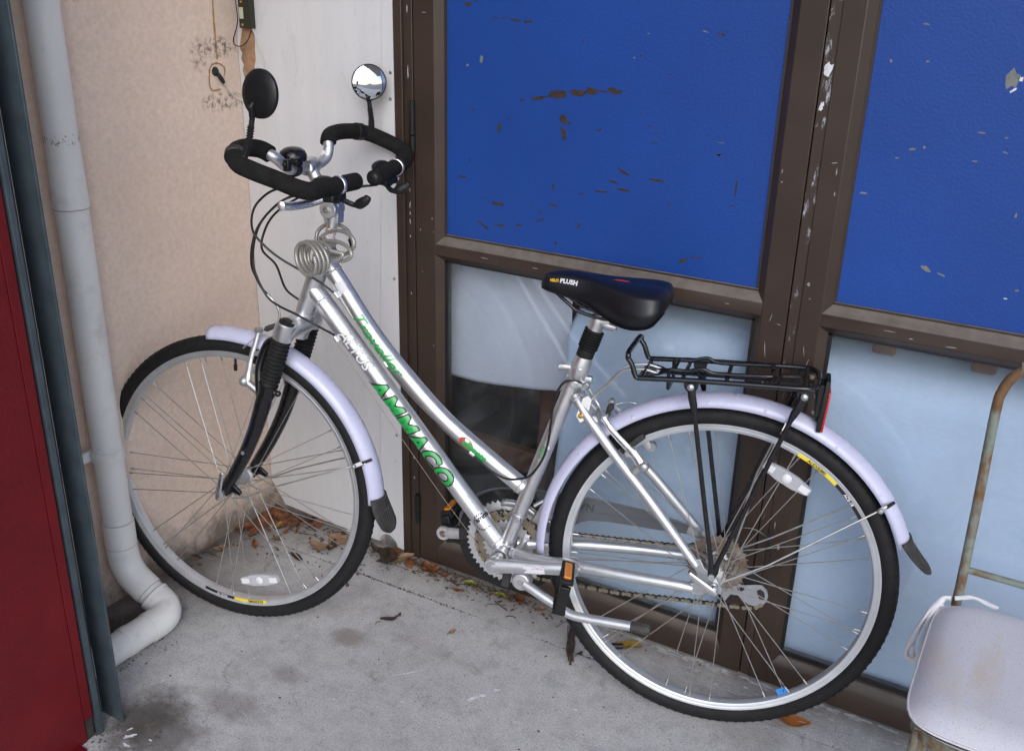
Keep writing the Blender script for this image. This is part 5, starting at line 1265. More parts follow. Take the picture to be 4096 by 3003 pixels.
# ---- cranks, chainrings, pedals
m = MB(); m.lathe(BB, Y, [(.0001, -.062), (.014, -.062), (.014, .060), (.0001, .060)], 16); crk = part('crankset', m, 'steel', bike)
def arm(v0, v1, sgn, endu, endw):
    m = MB(); a = Vector((BB.x, v0, BB.z)); b = Vector((endu, v1, endw)); d = (b-a); 
    P = [a, a+d*.06, a+d*.25, a+d*.7, a+d*.93, b]
    m.tube([p+Vector((0, 0, 0)) for p in P], [.0165, .0165, .0150, .0130, .0135, .0115], 18, squash=.62, ref=Y)
    m.lathe(a-Y*.010*sgn, Y*sgn, [(.0001, -.003), (.0165, -.003), (.0190, .002), (.0190, .014), (.0170, .018), (.0001, .018)], 28); m.lathe(b-Y*.007*sgn, Y*sgn, [(.0001, 0), (.0150, 0), (.0162, .002), (.0162, .010), (.0145, .013), (.0001, .013)], 22)
    o = part('crank_arm', m, 'alu_satin' if sgn < 0 else 'alu', crk)
    m = MB()
    if sgn > 0: m.lathe(a+Y*.0075, Y, [(.0001, .002), (.0118, .002), (.0128, .0006), (.0128, -.002)], 24); part('dust_cap', m, 'silver_guard', o)
    else: m.lathe(b+Y*.0072, Y, [(.0001, .0005), (.0066, .0005), (.0076, .001), (.0092, -.001)], 18); part('pedal_bolt', m, 'rusty_cog', o)
    return o
arL = arm(.073, .080, 1, .279, -.018); arR = arm(-.066, -.078, -1, .6165, -.074)
m = MB(); LIFTV = .0086
a = Vector((BB.x, .073, BB.z)); b = Vector((.279, .080, -.018)); dr = (b-a); e1 = dr.normalized(); e2 = e1.cross(Y).normalized()
if e2.z < 0: e2 = -e2
cst = a+dr*.545+Y*.0090
m.prism([(-.024, -.0075), (.022, -.0085), (.022, .0065), (.014, .0075), (.009, .003), (-.004, .0075), (-.024, .0085), (-.024, .001), (-.016, -.001)], cst, e1, e2, Y, -.0004, .0004); stk = part('sticker', m, 'sticker_white', arL)
me, bb = text_mesh('VISNER 0001 A46', .0034, lambda x, y: cst+e1*(.0205-x)+e2*(.0036-y)+Y*.0007, nseg=(4, 2)); part('lettering', me, 'print_red', arL)
def ring(r, teeth, v, th, mat, inner, name='chainring'):
    poly = []
    for k_ in range(teeth):
        for f, rr_ in ((0, r-.0042), (.22, r-.0030), (.40, r+.0012), (.60, r+.0012), (.78, r-.0030)):
            a = 2*pi*(k_+f)/teeth; poly.append((cos(a)*rr_, sin(a)*rr_))
    m = MB(); n = len(poly); o = Vector((BB.x, v, BB.z))
    A = m.add([o+Vector((x, th, y)) for x, y in poly]); Bq = m.add([o+Vector((x, -th, y)) for x, y in poly])
    I1 = m.add([o+Vector((cos(2*pi*k_/n)*inner, th, sin(2*pi*k_/n)*inner)) for k_ in range(n)]); I2 = m.add([o+Vector((cos(2*pi*k_/n)*inner, -th, sin(2*pi*k_/n)*inner)) for k_ in range(n)])
    for k_ in range(n):
        j = (k_+1) % n
        m.face((A+k_, A+j, I1+j, I1+k_), None, False); m.face((Bq+j, Bq+k_, I2+k_, I2+j), None, False); m.face((A+j, A+k_, Bq+k_, Bq+j), None, False); m.face((I1+k_, I1+j, I2+j, I2+k_), None, False)
    return part(name, m, mat, crk)
ring(.0985, 48, -.0430, .0012, 'alu_satin', .076); ring(.0765, 38, -.0370, .0012, 'chain_steel', .056); ring(.0570, 28, -.0310, .0012, 'alu_satin', .034)
m = MB()
for k_ in range(4):
    a = radians(20+90*k_); d = Vector((cos(a), 0, sin(a))); m.tube([Vector((BB.x, -.048, BB.z))+d*.015, Vector((BB.x, -.046, BB.z))+d*.082], [.012, .007], 10, squash=.5, ref=Y)
    for r_ in (.060, .080): m.lathe(Vector((BB.x, -.041, BB.z))+d*r_, Y, [(.0001, .010), (.0042, .010), (.0048, .008), (.0048, 0)], 12)
part('spider', m, 'alu_satin', crk)
m = MB(); m.lathe((BB.x, -.049, BB.z), Y, [(.099, -.001), (.1185, -.001), (.1195, -.0005), (.1205, .0025), (.1190, .0025), (.1175, .001), (.099, .001), (.099, -.001)], 72); part('guard_ring', m, 'guard_smoke', crk)
def pedal(c_, ax, tilt):
    ax = Vector(ax).normalized(); ex = Vector((sin(tilt), 0, cos(tilt))); ez = ax.cross(ex).normalized()
    m = MB(); m.tube([c_-ax*.058, c_+ax*.046], [.0080, .0105], 14); m.box(c_-ax*.040, (.062, .010, .022), ex, ax, ez); m.box(c_+ax*.046, (.058, .010, .020), ex, ax, ez)
    pd = part('pedal', m, 'black_plastic', bike, bevel=.002)
    for s in (1, -1):
        m = MB(); m.box(c_+ex*.034*s+ax*.004, (.008, .080, .018), ex, ax, ez)
        for k_ in range(7):
            for q in (1, -1): m.box(c_+ex*.034*s+ax*(-.032+k_*.012)+ez*.0105*q, (.009, .005, .005), ex, ax, ez)
        part('pedal_cage', m, 'black_plastic', pd, bevel=.0012)
        m = MB(); m.box(c_+ex*.0395*s+ax*.004, (.005, .054, .015), ex, ax, ez); part('reflector', m, 'amber', pd, bevel=.001)
    return pd
pedal(Vector((.2785, .148, -.020)), (-.20, .97, -.04), radians(-10)); pedal(Vector((.6165, -.142, -.074)), (0, -1, 0), radians(14))

# ---- chain, cassette, derailleurs
m = MB()
def run(P, L0=0):
    P = [Vector(p) for p in P]; L = [0.]
    for i in range(1, len(P)): L.append(L[-1]+(P[i]-P[i-1]).length)
    n = int(L[-1]/.0127); out = []
    for k_ in range(n+1):
        s = k_*.0127; i = 0
        while i < len(P)-2 and L[i+1] < s: i += 1
        out.append(P[i].lerp(P[i+1], (s-L[i])/(L[i+1]-L[i])))
    return out
m_in = MB()
def links(Q):
    for i in range(len(Q)-1):
        a, b = Q[i], Q[i+1]; d = (b-a).normalized(); e = d.cross(Y).normalized(); outer = i % 2
        for s in (1, -1):
            off = (.0034 if outer else .0024)*s; poly = []
            L_ = (b-a).length
            for x, y in ((-.0038, .002), (-.002, .0042), (.001, .0044), (L_/2, .0026), (L_-.001, .0044), (L_+.002, .0042), (L_+.0038, .002), (L_+.0038, -.002), (L_+.002, -.0042), (L_-.001, -.0044), (L_/2, -.0026), (.001, -.0044), (-.002, -.0042), (-.0038, -.002)): poly.append((x, y))
            (m if outer else m_in).prism(poly, a+Y*off, d, e, Y, -.0005, .0005)
        m_in.tube([a-Y*.0030, a+Y*.0030], .0036, 8); m.tube([a-Y*.0043, a+Y*.0043], .0020, 6)
links(run([(.470, -.0375, .018), (.440, -.0380, .0085), (.3044, -.044, -.0013), (.2007, -.044, .0063), (.0898, -.043, .0157), (.03, -.042, .0300)]))
links(run([(.455, -.044, -.122), (.40, -.0475, -.1240), (.2971, -.050, -.1242), (.2058, -.052, -.1245), (.0777, -.056, -.1155), (-.0213, -.059, -.1090), (-.075, -.060, -.1040), (-.092, -.060, -.0985), (-.1030, -.060, -.086)]))
links(run([Vector((BB.x+.075*cos(radians(a_)), -.037, BB.z+.075*sin(radians(a_)))) for a_ in range(75, -105, -8)]))
ch = part('chain', m, 'chain_steel', bike); ch['kind'] = 'stuff'
o = part('chain_roller', m_in, 'chain_dark', ch); o['kind'] = 'stuff'
m = MB(); m.lathe((0, -.050, 0), Y, [(.0001, 0), (.018, 0), (.018, .022), (.0001, .022)], 20); cas = part('cassette', m, 'rusty_cog', bike)
for r_, v, tn in ((.0635, -.0300, 30), (.053, -.0345, 26), (.046, -.0390, 23), (.040, -.0430, 20), (.034, -.0470, 17)):
    poly = []
    for k_ in range(tn):
        for f, rr_ in ((0, r_-.004), (.3, r_-.003), (.42, r_+.001), (.58, r_+.001), (.7, r_-.003)): a = 2*pi*(k_+f)/tn; poly.append((cos(a)*rr_, sin(a)*rr_))
    mm = MB(); n = len(poly); inn = max(.016, r_-.017)
    A = mm.add([Vector((x, v+.001, y)) for x, y in poly]); B2 = mm.add([Vector((x, v-.001, y)) for x, y in poly]); I1 = mm.add([Vector((cos(2*pi*k_/n)*inn, v+.001, sin(2*pi*k_/n)*inn)) for k_ in range(n)]); I2 = mm.add([Vector((cos(2*pi*k_/n)*inn, v-.001, sin(2*pi*k_/n)*inn)) for k_ in range(n)])
    for k_ in range(n): j = (k_+1) % n; mm.face((A+k_, A+j, I1+j, I1+k_), None, False); mm.face((B2+j, B2+k_, I2+k_, I2+j), None, False); mm.face((A+j, A+k_, B2+k_, B2+j), None, False); mm.face((I1+k_, I1+j, I2+j, I2+k_), None, False)
    for k_ in range(5): a = 2*pi*k_/5+.4; mm.box(Vector((cos(a), 0, sin(a)))*(.5*(inn+.012))+Vector((0, v, 0)), (inn-.010, .0016, .007), (cos(a), 0, sin(a)), Y, (-sin(a), 0, cos(a)))
    part('cog', mm, 'rusty_cog', cas)
# rear derailleur cage with holes suggested by separate plates
m = MB()
outl = [(-.020, -.055), (-.036, -.052), (-.062, -.053), (-.082, -.047), (-.095, -.046), (-.106, -.055), (-.1105, -.068), (-.108, -.082), (-.101, -.092), (-.088, -.097), (-.073, -.096), (-.062, -.088), (-.050, -.079), (-.034, -.080), (-.026, -.096), (-.020, -.095), (-.016, -.075)]
m.prism(outl, (0, -.0575, 0), (1, 0, 0), (0, 0, 1), (0, 1, 0), -.0008, .0008)
rd = part('rear_derailleur', m, 'silver_guard', bike, bevel=.0004)
m = MB(); m.prism([(-.093, -.055), (-.101, -.060), (-.104, -.070), (-.101, -.080), (-.094, -.080), (-.090, -.070), (-.086, -.060)], (0, -.0565, 0), (1, 0, 0), (0, 0, 1), (0, 1, 0), -.0002, .0004); m.prism([(-.046, -.060), (-.058, -.058), (-.062, -.062), (-.056, -.068), (-.048, -.067)], (0, -.0565, 0), (1, 0, 0), (0, 0, 1), (0, 1, 0), -.0002, .0004); part('cage_hole', m, 'grime_black', rd)
for u, w in ((-.072, -.036), (-.092, -.070)):
    m = MB(); m.lathe((u, -.0640, w), Y, [(.0001, 0), (.016, 0), (.020, .001), (.020, .004), (.016, .005), (.0001, .005)], 20); part('jockey_wheel', m, 'black_plastic', rd)
m = MB(); m.box((-.045, -.074, -.045), (.05, .022, .024), (1, 0, -.35), Y, (.35, 0, 1)); m.tube([(-.004, -.078, -.018), (-.030, -.078, -.045)], .011, 12); part('derailleur_body', m, 'steel', rd, bevel=.003)
m = MB(); m.tube(crv([(.045, -.070, -.018), (-.03, -.090, .055), (-.085, -.095, .050), (-.105, -.092, .010), (-.095, -.086, -.020), (-.075, -.080, -.038)], 8), .0022, 8); part('cable_loop', m, 'cable_black', rd)
# front derailleur
m = MB(); sc_ = st0.lerp(st1, .20); m.lathe(sc_-std*.006, std, [(.0157, 0), (.0178, .001), (.0178, .011), (.0157, .012)], 24); m.box(sc_+Vector((-.004, .017, -.003)), (.012, .014, .010)); fd = part('front_derailleur', m, 'galv', bike, bevel=.001)
m = MB(); m.box((.375, -.020, .045), (.020, .022, .040), (1, 0, .5), Y, (-.5, 0, 1)); m.box((.360, -.026, .020), (.018, .024, .030)); m.tube([(.392, -.014, .062), (.370, -.018, .078), (.352, -.020, .068)], .005, 10); part('derailleur_body', m, 'steel', fd, bevel=.003)
m = MB(); m.grid(lambda a, b: Vector((.447+.092*cos(radians(75+55*a)), -.036, -.047+.092*sin(radians(75+55*a)) + .012*(b-.3))), 10, 2); m.grid(lambda a, b: Vector((.447+.092*cos(radians(75+60*a)), -.050, -.047+.092*sin(radians(75+60*a)) + .016*(b-.4))), 10, 2); part('derailleur_cage', m, 'galv', fd, solid=.0012)
# chain guard
top = [(.575, -.040), (.573, -.010), (.560, .022), (.5332, .048), (.49, .0690), (.4344, .0785), (.3884, .0815), (.330, .0825), (.268, .0825), (.1651, .0775), (.094, .0660), (.055, .0580), (.042, .046)]
bot = [(.060, .040), (.094, .0385), (.14, .0370), (.1906, .0365), (.24, .0350), (.279, .0300), (.298, .022), (.3081, .0140), (.318, -.002)]
inn = [(BB.x+.121*cos(radians(a_)), BB.z+.121*sin(radians(a_))) for a_ in range(158, 2, -8)]
m = MB(); m.prism(top+bot+inn, (0, -.0590, 0), (1, 0, 0), (0, 0, 1), (0, 1, 0), -.0012, .0012); cg = part('chain_guard', m, 'guard_grey', bike)
m = MB(); m.tube(crv([Vector((u, -.0565, w-.001)) for u, w in top[3:]], 4), .0022, 8); m.tube(crv([Vector((u, -.0570, w)) for u, w in ((.30, .048), (.24, .052), (.16, .0545), (.10, .050))], 4), .0012, 6); part('guard_lip', m, 'guard_grey', cg)
for tx, u_, w_ in (('NAV', .268, .071), ('OTO', .395, .072)):
    me, bb = text_mesh(tx, .024, lambda x, y: Vector((u_+x, -.0574, w_-y-.002)), grow=.0004, shear=.1, nseg=(4, 2)); part('lettering', me, 'guard_smoke', cg)
    me, bb = text_mesh(tx, .024, lambda x, y: Vector((u_+x, -.0570, w_-y-.002)), grow=-.0006, shear=.1, nseg=(4, 2)); part('lettering', me, 'guard_grey', cg)
m = MB(); m.prism([(.066, .062), (.040, .060), (.034, .036), (.046, .034), (.070, .044)], (0, -.0555, 0), (1, 0, 0), (0, 0, 1), (0, 1, 0), -.0008, .0008); part('guard_bracket', m, 'galv', cg)
# kickstand
m = MB(); m.lathe((.3925, .030, -.084), Y, [(.0001, 0), (.0200, 0), (.0215, .004), (.0215, .020), (.0180, .026), (.0001, .027)], 26); m.box((.405, .025, -.060), (.026, .022, .045)); ks = part('kickstand', m, 'alu_satin', bike, bevel=.0015)
m = MB(); P = crv([(.384, .052, -.0870), (.352, .060, -.0975), (.3123, .068, -.1110), (.2865, .074, -.1205), (.262, .077, -.1235), (.2000, .080, -.1205), (.1496, .082, -.1178), (.143, .082, -.1175)], 6); m.tube(P, [.0105]*10+[.0098]*(len(P)-10), 16); part('stand_leg', m, 'alu_satin', ks)
m = MB(); m.tube([(.1480, .082, -.1178), (.1300, .0825, -.1172), (.1180, .083, -.1168), (.1090, .083, -.1166)], [.0120, .0118, .0128, .0115], 8); part('foot', m, 'mud_rubber', ks)
m = MB(); m.lathe((.3925, .0575, -.084), Y, [(.0001, .0015), (.0055, .001), (.0066, -.001)], 16); part('bolt', m, 'galv', ks)
m = MB(); m.box((.433, .02, -.095), (.018, .012, .05), (1, 0, .1), Y, (-.1, 0, 1)); part('stand_plate', m, 'mud_rubber', ks, bevel=.002)

# ---- brakes
def vbrake(arms, mat, nm):
    m = MB()
    P, R = zip(*[(Vector(p), r) for p, r in arms]); m.tube(crv(P, 4), [R[min(len(R)-1, int(i/4+.5))] for i in range(len(crv(P, 4)))], 10, squash=.7, ref=Y); return part(nm, m, mat, bike)
rb = vbrake([((.2490, .030, .2996), .0065), ((.2400, .033, .290), .0055), ((.2303, .036, .2796), .0068), ((.1952, .047, .2545), .0072), ((.1743, .053, .2385), .0088), ((.1600, .058, .2220), .0095)], 'alu_polished', 'brake_arm')
m = MB(); m.lathe((.1560, .050, .2230), Y, [(.0001, 0), (.0095, 0), (.0105, .010), (.0085, .016), (.0062, .018), (.0001, .0185)], 18); m.tube([(.176, .050, .206), (.160, .052, .222)], .0085, 12); part('pivot', m, 'galv', rb)
m = MB(); m.box((.188, .019, .2505), (.060, .010, .012), (.70, 0, -.70), Y, (.70, 0, .70)); part('brake_pad', m, 'mud_rubber', rb, bevel=.002)
m = MB(); m.tube([(.186, .020, .243), (.190, .048, .240)], .0045, 10); m.lathe((.1900, .044, .2395), Y, [(.0085, 0), (.0085, .004), (.006, .007), (.0001, .007)], 12); m.lathe((.1965, .03, .246), Y, [(.0078, -.004), (.0090, 0), (.0078, .004)], 12); part('pad_bolt', m, 'galv', rb)
rb2 = vbrake([((.2450, -.018, .3200), .0065), ((.2368, -.025, .3046), .0062), ((.2239, -.030, .2916), .0065), ((.195, -.042, .262), .007), ((.1659, -.055, .219), .0095)], 'alu_satin', 'brake_arm')
m = MB(); m.lathe((.2435, -.020, .316), (.0, .3, 1), [(.0001, .010), (.005, .009), (.0068, .004), (.0068, -.004)], 10); m.lathe((.1600, -.066, .222), Y, [(.0001, 0), (.009, 0), (.0105, .008), (.0095, .016), (.0001, .016)], 16); part('pivot', m, 'galv', rb2)
m = MB(); m.box((.188, -.019, .2505), (.060, .010, .012), (.70, 0, -.70), Y, (.70, 0, .70)); part('brake_pad', m, 'mud_rubber', rb2, bevel=.002)
m = MB(); m.tube(crv([(.243, .012, .3020), (.2445, .002, .3045), (.2430, -.012, .3120), (.2430, -.016, .314)], 4), [.0055]*6+[.0068]*3+[.005]*4, 10); part('cable_boot', m, 'mud_rubber', rb)
m = MB(); m.tube(crv([(.2834, .004, .3371), (.2710, .000, .3208), (.2600, .006, .3085), (.2490, .018, .3005), (.2440, .014, .3015)], 5), .0027, 8); part('noodle', m, 'galv', rb)
m = MB(); m.tube(crv([(.237, -.022, .312), (.222, -.026, .317), (.208, -.026, .320), (.200, -.026, .3195)], 4), .0009, 6); m.tube([(.200, -.026, .3195), (.195, -.026, .319)], .0018, 6); part('cable_tail', m, 'steel', rb)
fb = vbrake([((1.0175, .030, .3790), .0062), ((1.0211, .034, .3588), .0055), ((1.0294, .041, .3236), .0058), ((1.0342, .046, .2933), .0068), ((1.0367, .050, .2700), .0085)], 'alu_satin', 'brake_arm')
m = MB(); m.lathe((1.0395, .040, .2685), Vector((.45, 1, 0)), [(.0001, 0), (.0095, 0), (.0125, .008), (.0105, .016), (.0055, .021), (.0001, .022)], 18); m.tube([(1.010, .050, .250), (1.034, .050, .266)], .0085, 12); part('pivot', m, 'galv', fb)
m = MB(); m.lathe((1.0170, .026, .3810), Vector((.4, 1, .2)), [(.0001, .012), (.006, .010), (.0078, .004), (.0078, -.004)], 10); part('cable_clamp', m, 'galv', fb)
m = MB(); m.box((1.008, .019, .3015), (.060, .010, .012), (.97, 0, .22), Y, (-.22, 0, .97)); part('brake_pad', m, 'mud_rubber', fb, bevel=.002)
m = MB(); m.tube([(1.018, .020, .297), (1.024, .045, .292)], .0048, 10); m.lathe((1.020, .040, .2935), Y, [(.009, 0), (.009, .004), (.006, .007), (.0001, .007)], 12); m.box((1.012, .040, .333), (.014, .014, .008)); part('pad_bolt', m, 'galv', fb)
m = MB(); m.tube([(1.0150, .022, .3780), (1.0077, .020, .3813)], .0010, 6); m.tube(crv([(1.0077, .020, .3813), (.999, .016, .3860), (.9866, .010, .3922)], 4), [.0035]*2+[.0066]*4+[.0055]*3, 10); part('cable_boot', m, 'mud_rubber', fb)
m = MB(); m.tube(crv([(.9866, .010, .3922), (.9826, .004, .4000), (.9815, .0, .4125), (.9864, .0, .4310), (.9992, .0, .4460), (1.0066, .0, .4523)], 5), .0027, 8); part('noodle', m, 'spoke_metal', fb)
m = MB(); m.tube([(1.0225, .035, .3663), (1.0455, .040, .3445)], .0009, 6); m.tube([(1.0440, .040, .3458), (1.0490, .041, .3405)], .0024, 8); part('cable_tail', m, 'steel', fb)

# ---- cables
def cable(P, r=.0025, mat='cable_black', name='cable'):
    m = MB(); m.tube(crv(P, 7), r, 8); return part(name, m, mat, bike)
cable([(.800, -.055, .700), (.845, -.02, .697), (.905, .035, .694), (.9487, .06, .6919), (.9875, .06, .6658), (1.0043, .06, .6366), (1.0068, .055, .6013), (.986, .05, .5742), (.9508, .045, .5484), (.8972, .035, .5204), (.8625, .022, .497), (.8417, .020, .4829)])
cable([(.820, .12, .697), (.880, .07, .694), (.9247, .03, .6801), (.9612, .04, .6565), (1.0013, .04, .6123), (1.0189, .04, .5694), (1.0284, .03, .5248), (1.0247, .02, .4960), (1.018, .01, .472), (1.0100, .0, .4565)])
cable([(.810, .10, .690), (.870, .06, .688), (.9235, .02, .6714), (.9733, .02, .6374), (.9994, .02, .6002), (1.0019, .03, .5599), (.9930, -.01, .520), (.9886, -.04, .463), (.9613, -.05, .4385), (.930, -.045, .42)])
cable([(.790, -.08, .700), (.860, -.02, .690), (.930, .03, .676), (.970, .04, .648), (.9975, .045, .613), (1.010, .05, .567), (1.008, .052, .520), (.9839, .05, .4686), (.9558, .05, .449), (.9134, .05, .4344), (.8705, .045, .4156), (.8398, .020, .3911)])
m = MB(); m.tube([at(1.0100, .4565, 0), at(1.0040, .4500, 0)], .0042, 8); part('ferrule', m, 'galv', bike)
cable([(.7246, .013, .3402), (.6977, .0135, .3093), (.6503, .014, .2645), (.5874, .015, .216), (.5246, .016, .1718), (.4809, .025, .1464), (.4441, .03, .1353), (.4116, .033, .1414), (.3876, .033, .1553), (.3667, .028, .1936), (.3595, .024, .2277), (.357, .024, .2594), (.3539, .024, .3062), (.347, .024, .3377), (.3364, .022, .3574), (.3221, .020, .3639), (.3026, .014, .3607), (.283, .004, .3424)])
m = MB(); m.tube([at(.2880, .3480, .006), at(.2740, .3250, .0)], .0036, 10); part('ferrule', m, 'alu', bike)
m = MB()
m.tube([at(.8361, .3771, .02), at(.6901, .1829, .012), at(.5839, .0471, .006), at(.5255, -.0218, .004), at(.4851, -.0702, .0)], .0006, 6)
m.tube([at(.8354, .4760, .018), at(.7246, .3402, .014)], .0010, 6); m.tube([at(.842, .4820, -.004), at(.7300, .3440, .004)], .0010, 6)
m.tube([at(.385, .055, -.012), at(.419, -.040, -.004)], .0008, 6); m.tube([at(.43, -.066, -.01), at(.03, -.022, -.060)], .0009, 6)
part('inner_wire', m, 'wire_dark', bike)
OFF = Vector((0, 0, 0))

# ---- coiled cable lock hanging round the stem
def bw(u, v, w): return CC+HH*u+NN*v+UP*w
def zl(x, y, v):       # numbers read on a flat sketch of the coil, turned into bike axes
    return (.8696-(x-720)*1.363e-4-.5*(v-.03), v, .6003+1.32e-5*(x-720)-1.237e-4*(y-600)+.19*(v-.03))
def rings(L, n=26):
    out = []
    for i in range(len(L)-1):
        (x0, y0, a0, b0, t0, v0), (x1, y1, a1, b1, t1, v1) = L[i], L[i+1]
        for k in range(n):
            f = k/n; g = lambda p, q: p+(q-p)*f
            a = 2*pi*f; cx, cy, ra, rb, tt, v = g(x0, x1), g(y0, y1), g(a0, a1), g(b0, b1), radians(g(t0, t1)), g(v0, v1)
            px, py = ra*cos(a), rb*sin(a); out.append(zl(cx+px*cos(tt)-py*sin(tt), cy+px*sin(tt)+py*cos(tt), v+.010*sin(a+1)))
    return out
P = rings([(500, 985, 165, 270, -18, .085), (550, 960, 165, 275, -20, .072), (620, 950, 160, 280, -22, .058), (690, 955, 165, 275, -20, .046), (760, 930, 200, 220, -10, .040)])
P += rings([(860, 820, 270, 165, 14, .036), (1010, 860, 255, 170, 10, .034), (1000, 690, 310, 250, 12, .012), (950, 620, 305, 240, 14, -.018)], 28)
m = MB(); pts = [bw(*p) for p in crv(P, 2)]
m.tube(pts, .0042, 10)
lock = part('cable_lock', m, 'lock_cable'); tag(lock, 'coiled clear vinyl cable lock looped round the bicycle stem', 'lock')
m = MB(); e0, e1 = pts[-1], pts[-1]+(pts[-1]-pts[-5]).normalized()*.02; m.tube([e0, e1], .0062, 10); part('lock_end', m, 'cable_black', lock)

# ================================================================== CHAIR with cushion
CX0, CX1 = -.036, .330; CB = 1.697
ch_ = empty('metal_chair', ((CX0+CX1)/2, 1.53, 0)); tag(ch_, 'rusty metal tube chair in front of the right door leaf', 'chair')
OFF = Vector((-(CX0+CX1)/2, -1.53, 0))
m = MB()
bk = [(CX0-.004, CB+.012, .0), (CX0-.002, CB+.004, .22), (CX0, CB, .44), (CX0-.003, CB+.004, .62), (CX0-.008, CB+.009, .80), (CX0-.005, CB+.011, .838), (CX0+.004, CB+.012, .862), (CX0+.020, CB+.013, .879), (CX0+.045, CB+.013, .886)]
bk2 = [(CX0+CX1-x, y, z) for x, y, z in bk[::-1]]
m.tube(crv(bk+bk2, 5), .0085, 14); part('back_frame', m, 'rusty_paint', ch_)
m = MB(); m.tube([(CX0+.002, CB, .500), (CX1-.002, CB, .500)], .0062, 10); part('back_rail', m, 'rusty_paint', ch_)
# seat hoop: flat band with rounded corners, slats across
def rrect(x0, x1, y0, y1, r, n=6):
    P = []
    for cx, cy, a0 in ((x1-r, y1-r, 0), (x0+r, y1-r, 90), (x0+r, y0+r, 180), (x1-r, y0+r, 270)):
        for k in range(n+1): a = radians(a0+90*k/n); P.append((cx+r*cos(a), cy+r*sin(a)))
    return P
o_ = rrect(-.056, .352, 1.352, 1.695, .055); i_ = rrect(-.050, .346, 1.358, 1.689, .050); n = len(o_)
m = MB(); A = m.add([(x, y, .372) for x, y in o_]); B_ = m.add([(x, y, .403) for x, y in o_]); C_ = m.add([(x, y, .403) for x, y in i_]); D_ = m.add([(x, y, .372) for x, y in i_])
for k in range(n):
    j = (k+1) % n; m.face((A+k, A+j, B_+j, B_+k)); m.face((B_+k, B_+j, C_+j, C_+k), None, False); m.face((C_+k, C_+j, D_+j, D_+k)); m.face((D_+k, D_+j, A+j, A+k), None, False)
part('seat_band', m, 'rusty_paint', ch_)
for k in range(6):
    m = MB(); x = -.030+.356*k/5; m.bx(x-.017, x+.017, 1.359, 1.688, .394, .400); part('slat', m, 'rusty_paint', ch_, bevel=.001)
for sx, sy in ((0, 0), (1, 0)):
    x = (-.045, .341)[sx]; m = MB(); m.tube([(x+(.003 if sx == 0 else -.003), 1.375, .385), (x-.014*(1-2*sx), 1.352, .0)], .0075, 10); part('leg', m, 'rusty_paint', ch_)
m = MB(); m.tube([(-.045, 1.690, .385), (-.040, 1.70, .0)], .0070, 10); part('leg', m, 'rusty_paint', ch_)
m = MB(); m.tube([(.341, 1.690, .385), (.334, 1.70, .0)], .0070, 10); part('leg', m, 'rusty_paint', ch_)
OFF = Vector((0, 0, 0))
m = MB(); NU, NV = 26, 26
x0, x1, y0, y1 = -.066, .362, 1.318, 1.690; zt = .452; zb = .405
def cush(a, b, top):
    u, v = 2*a-1, 2*b-1
    p = 7.0; sup = (abs(u)**p+abs(v)**p)**(1/p) if (u or v) else 0
    mx = max(abs(u), abs(v)); k = (mx/sup if sup else 1)
    x = (x0+x1)/2+(x1-x0)/2*u*k; y = (y0+y1)/2+(y1-y0)/2*v*k
    e = max(0, (mx-.78)/.22); zz = (zt-.021)+.021*sqrt(max(0, 1-e*e))*(1+.10*(1-mx*mx)) if top else zb+.020-.020*sqrt(max(0, 1-e*e))
    zz += .0015*sin(9*u+4*v)*(1-mx) + (.004*(v+1)*(1-abs(u))*0 if top else 0) - .004*(1-v)*.5*(e > 0)
    return Vector((x, y, zz))
m.grid(lambda a, b: cush(a, b, True), NU, NV); m.grid(lambda a, b: cush(a, b, False), NU, NV)
cu_ = tag(part('seat_cushion', m, 'cushion_cloth'), 'stained off white seat cushion with a tie loop lying on the rusty chair', 'cushion')
m = MB(); edge = []
for k in range(80):
    t_ = 4*k/80; s = t_-int(t_); q = int(t_); a, b = ((s, 0), (1, s), (1-s, 1), (0, 1-s))[q]; edge.append(cush(a, b, True)+Vector((0, 0, -.0005)))
m.tube(edge, .0022, 6, closed=True); part('piping', m, 'cloth_tape', cu_)
def tape(P, w, nm='tie_tape'):
    Q = crv(P, 7); m = MB(); b = len(m.v)
    for i, p in enumerate(Q):
        d = (Q[min(i+1, len(Q)-1)]-Q[max(0, i-1)]).normalized(); s = d.cross(Vector((.45, -.8, .35))); s.normalize(); tw = .5*sin(i*.5); s = (s*cos(tw)+Vector((.45, -.8, .35))*sin(tw)); m.v += [p-s*w, p+s*w]
        if i: m.face((b+2*i-2, b+2*i-1, b+2*i+1, b+2*i), [(0, 0)]*4)
    part(nm, m, 'cloth_tape', cu_, solid=.0014)
tape([(-.046, 1.672, .449), (-.058, 1.655, .452), (-.0755, 1.632, .425), (-.088, 1.62, .385), (-.095, 1.615, .352), (-.088, 1.612, .340), (-.076, 1.612, .345), (-.073, 1.616, .375), (-.070, 1.63, .420), (-.062, 1.648, .440)], .0050)
tape([(-.055, 1.652, .446), (-.073, 1.64, .430), (-.086, 1.625, .395), (-.088, 1.62, .362), (-.081, 1.615, .346)], .0042)
tape([(-.040, 1.680, .447), (-.015, 1.694, .449), (.01, 1.697, .445), (.03, 1.698, .440)], .004)

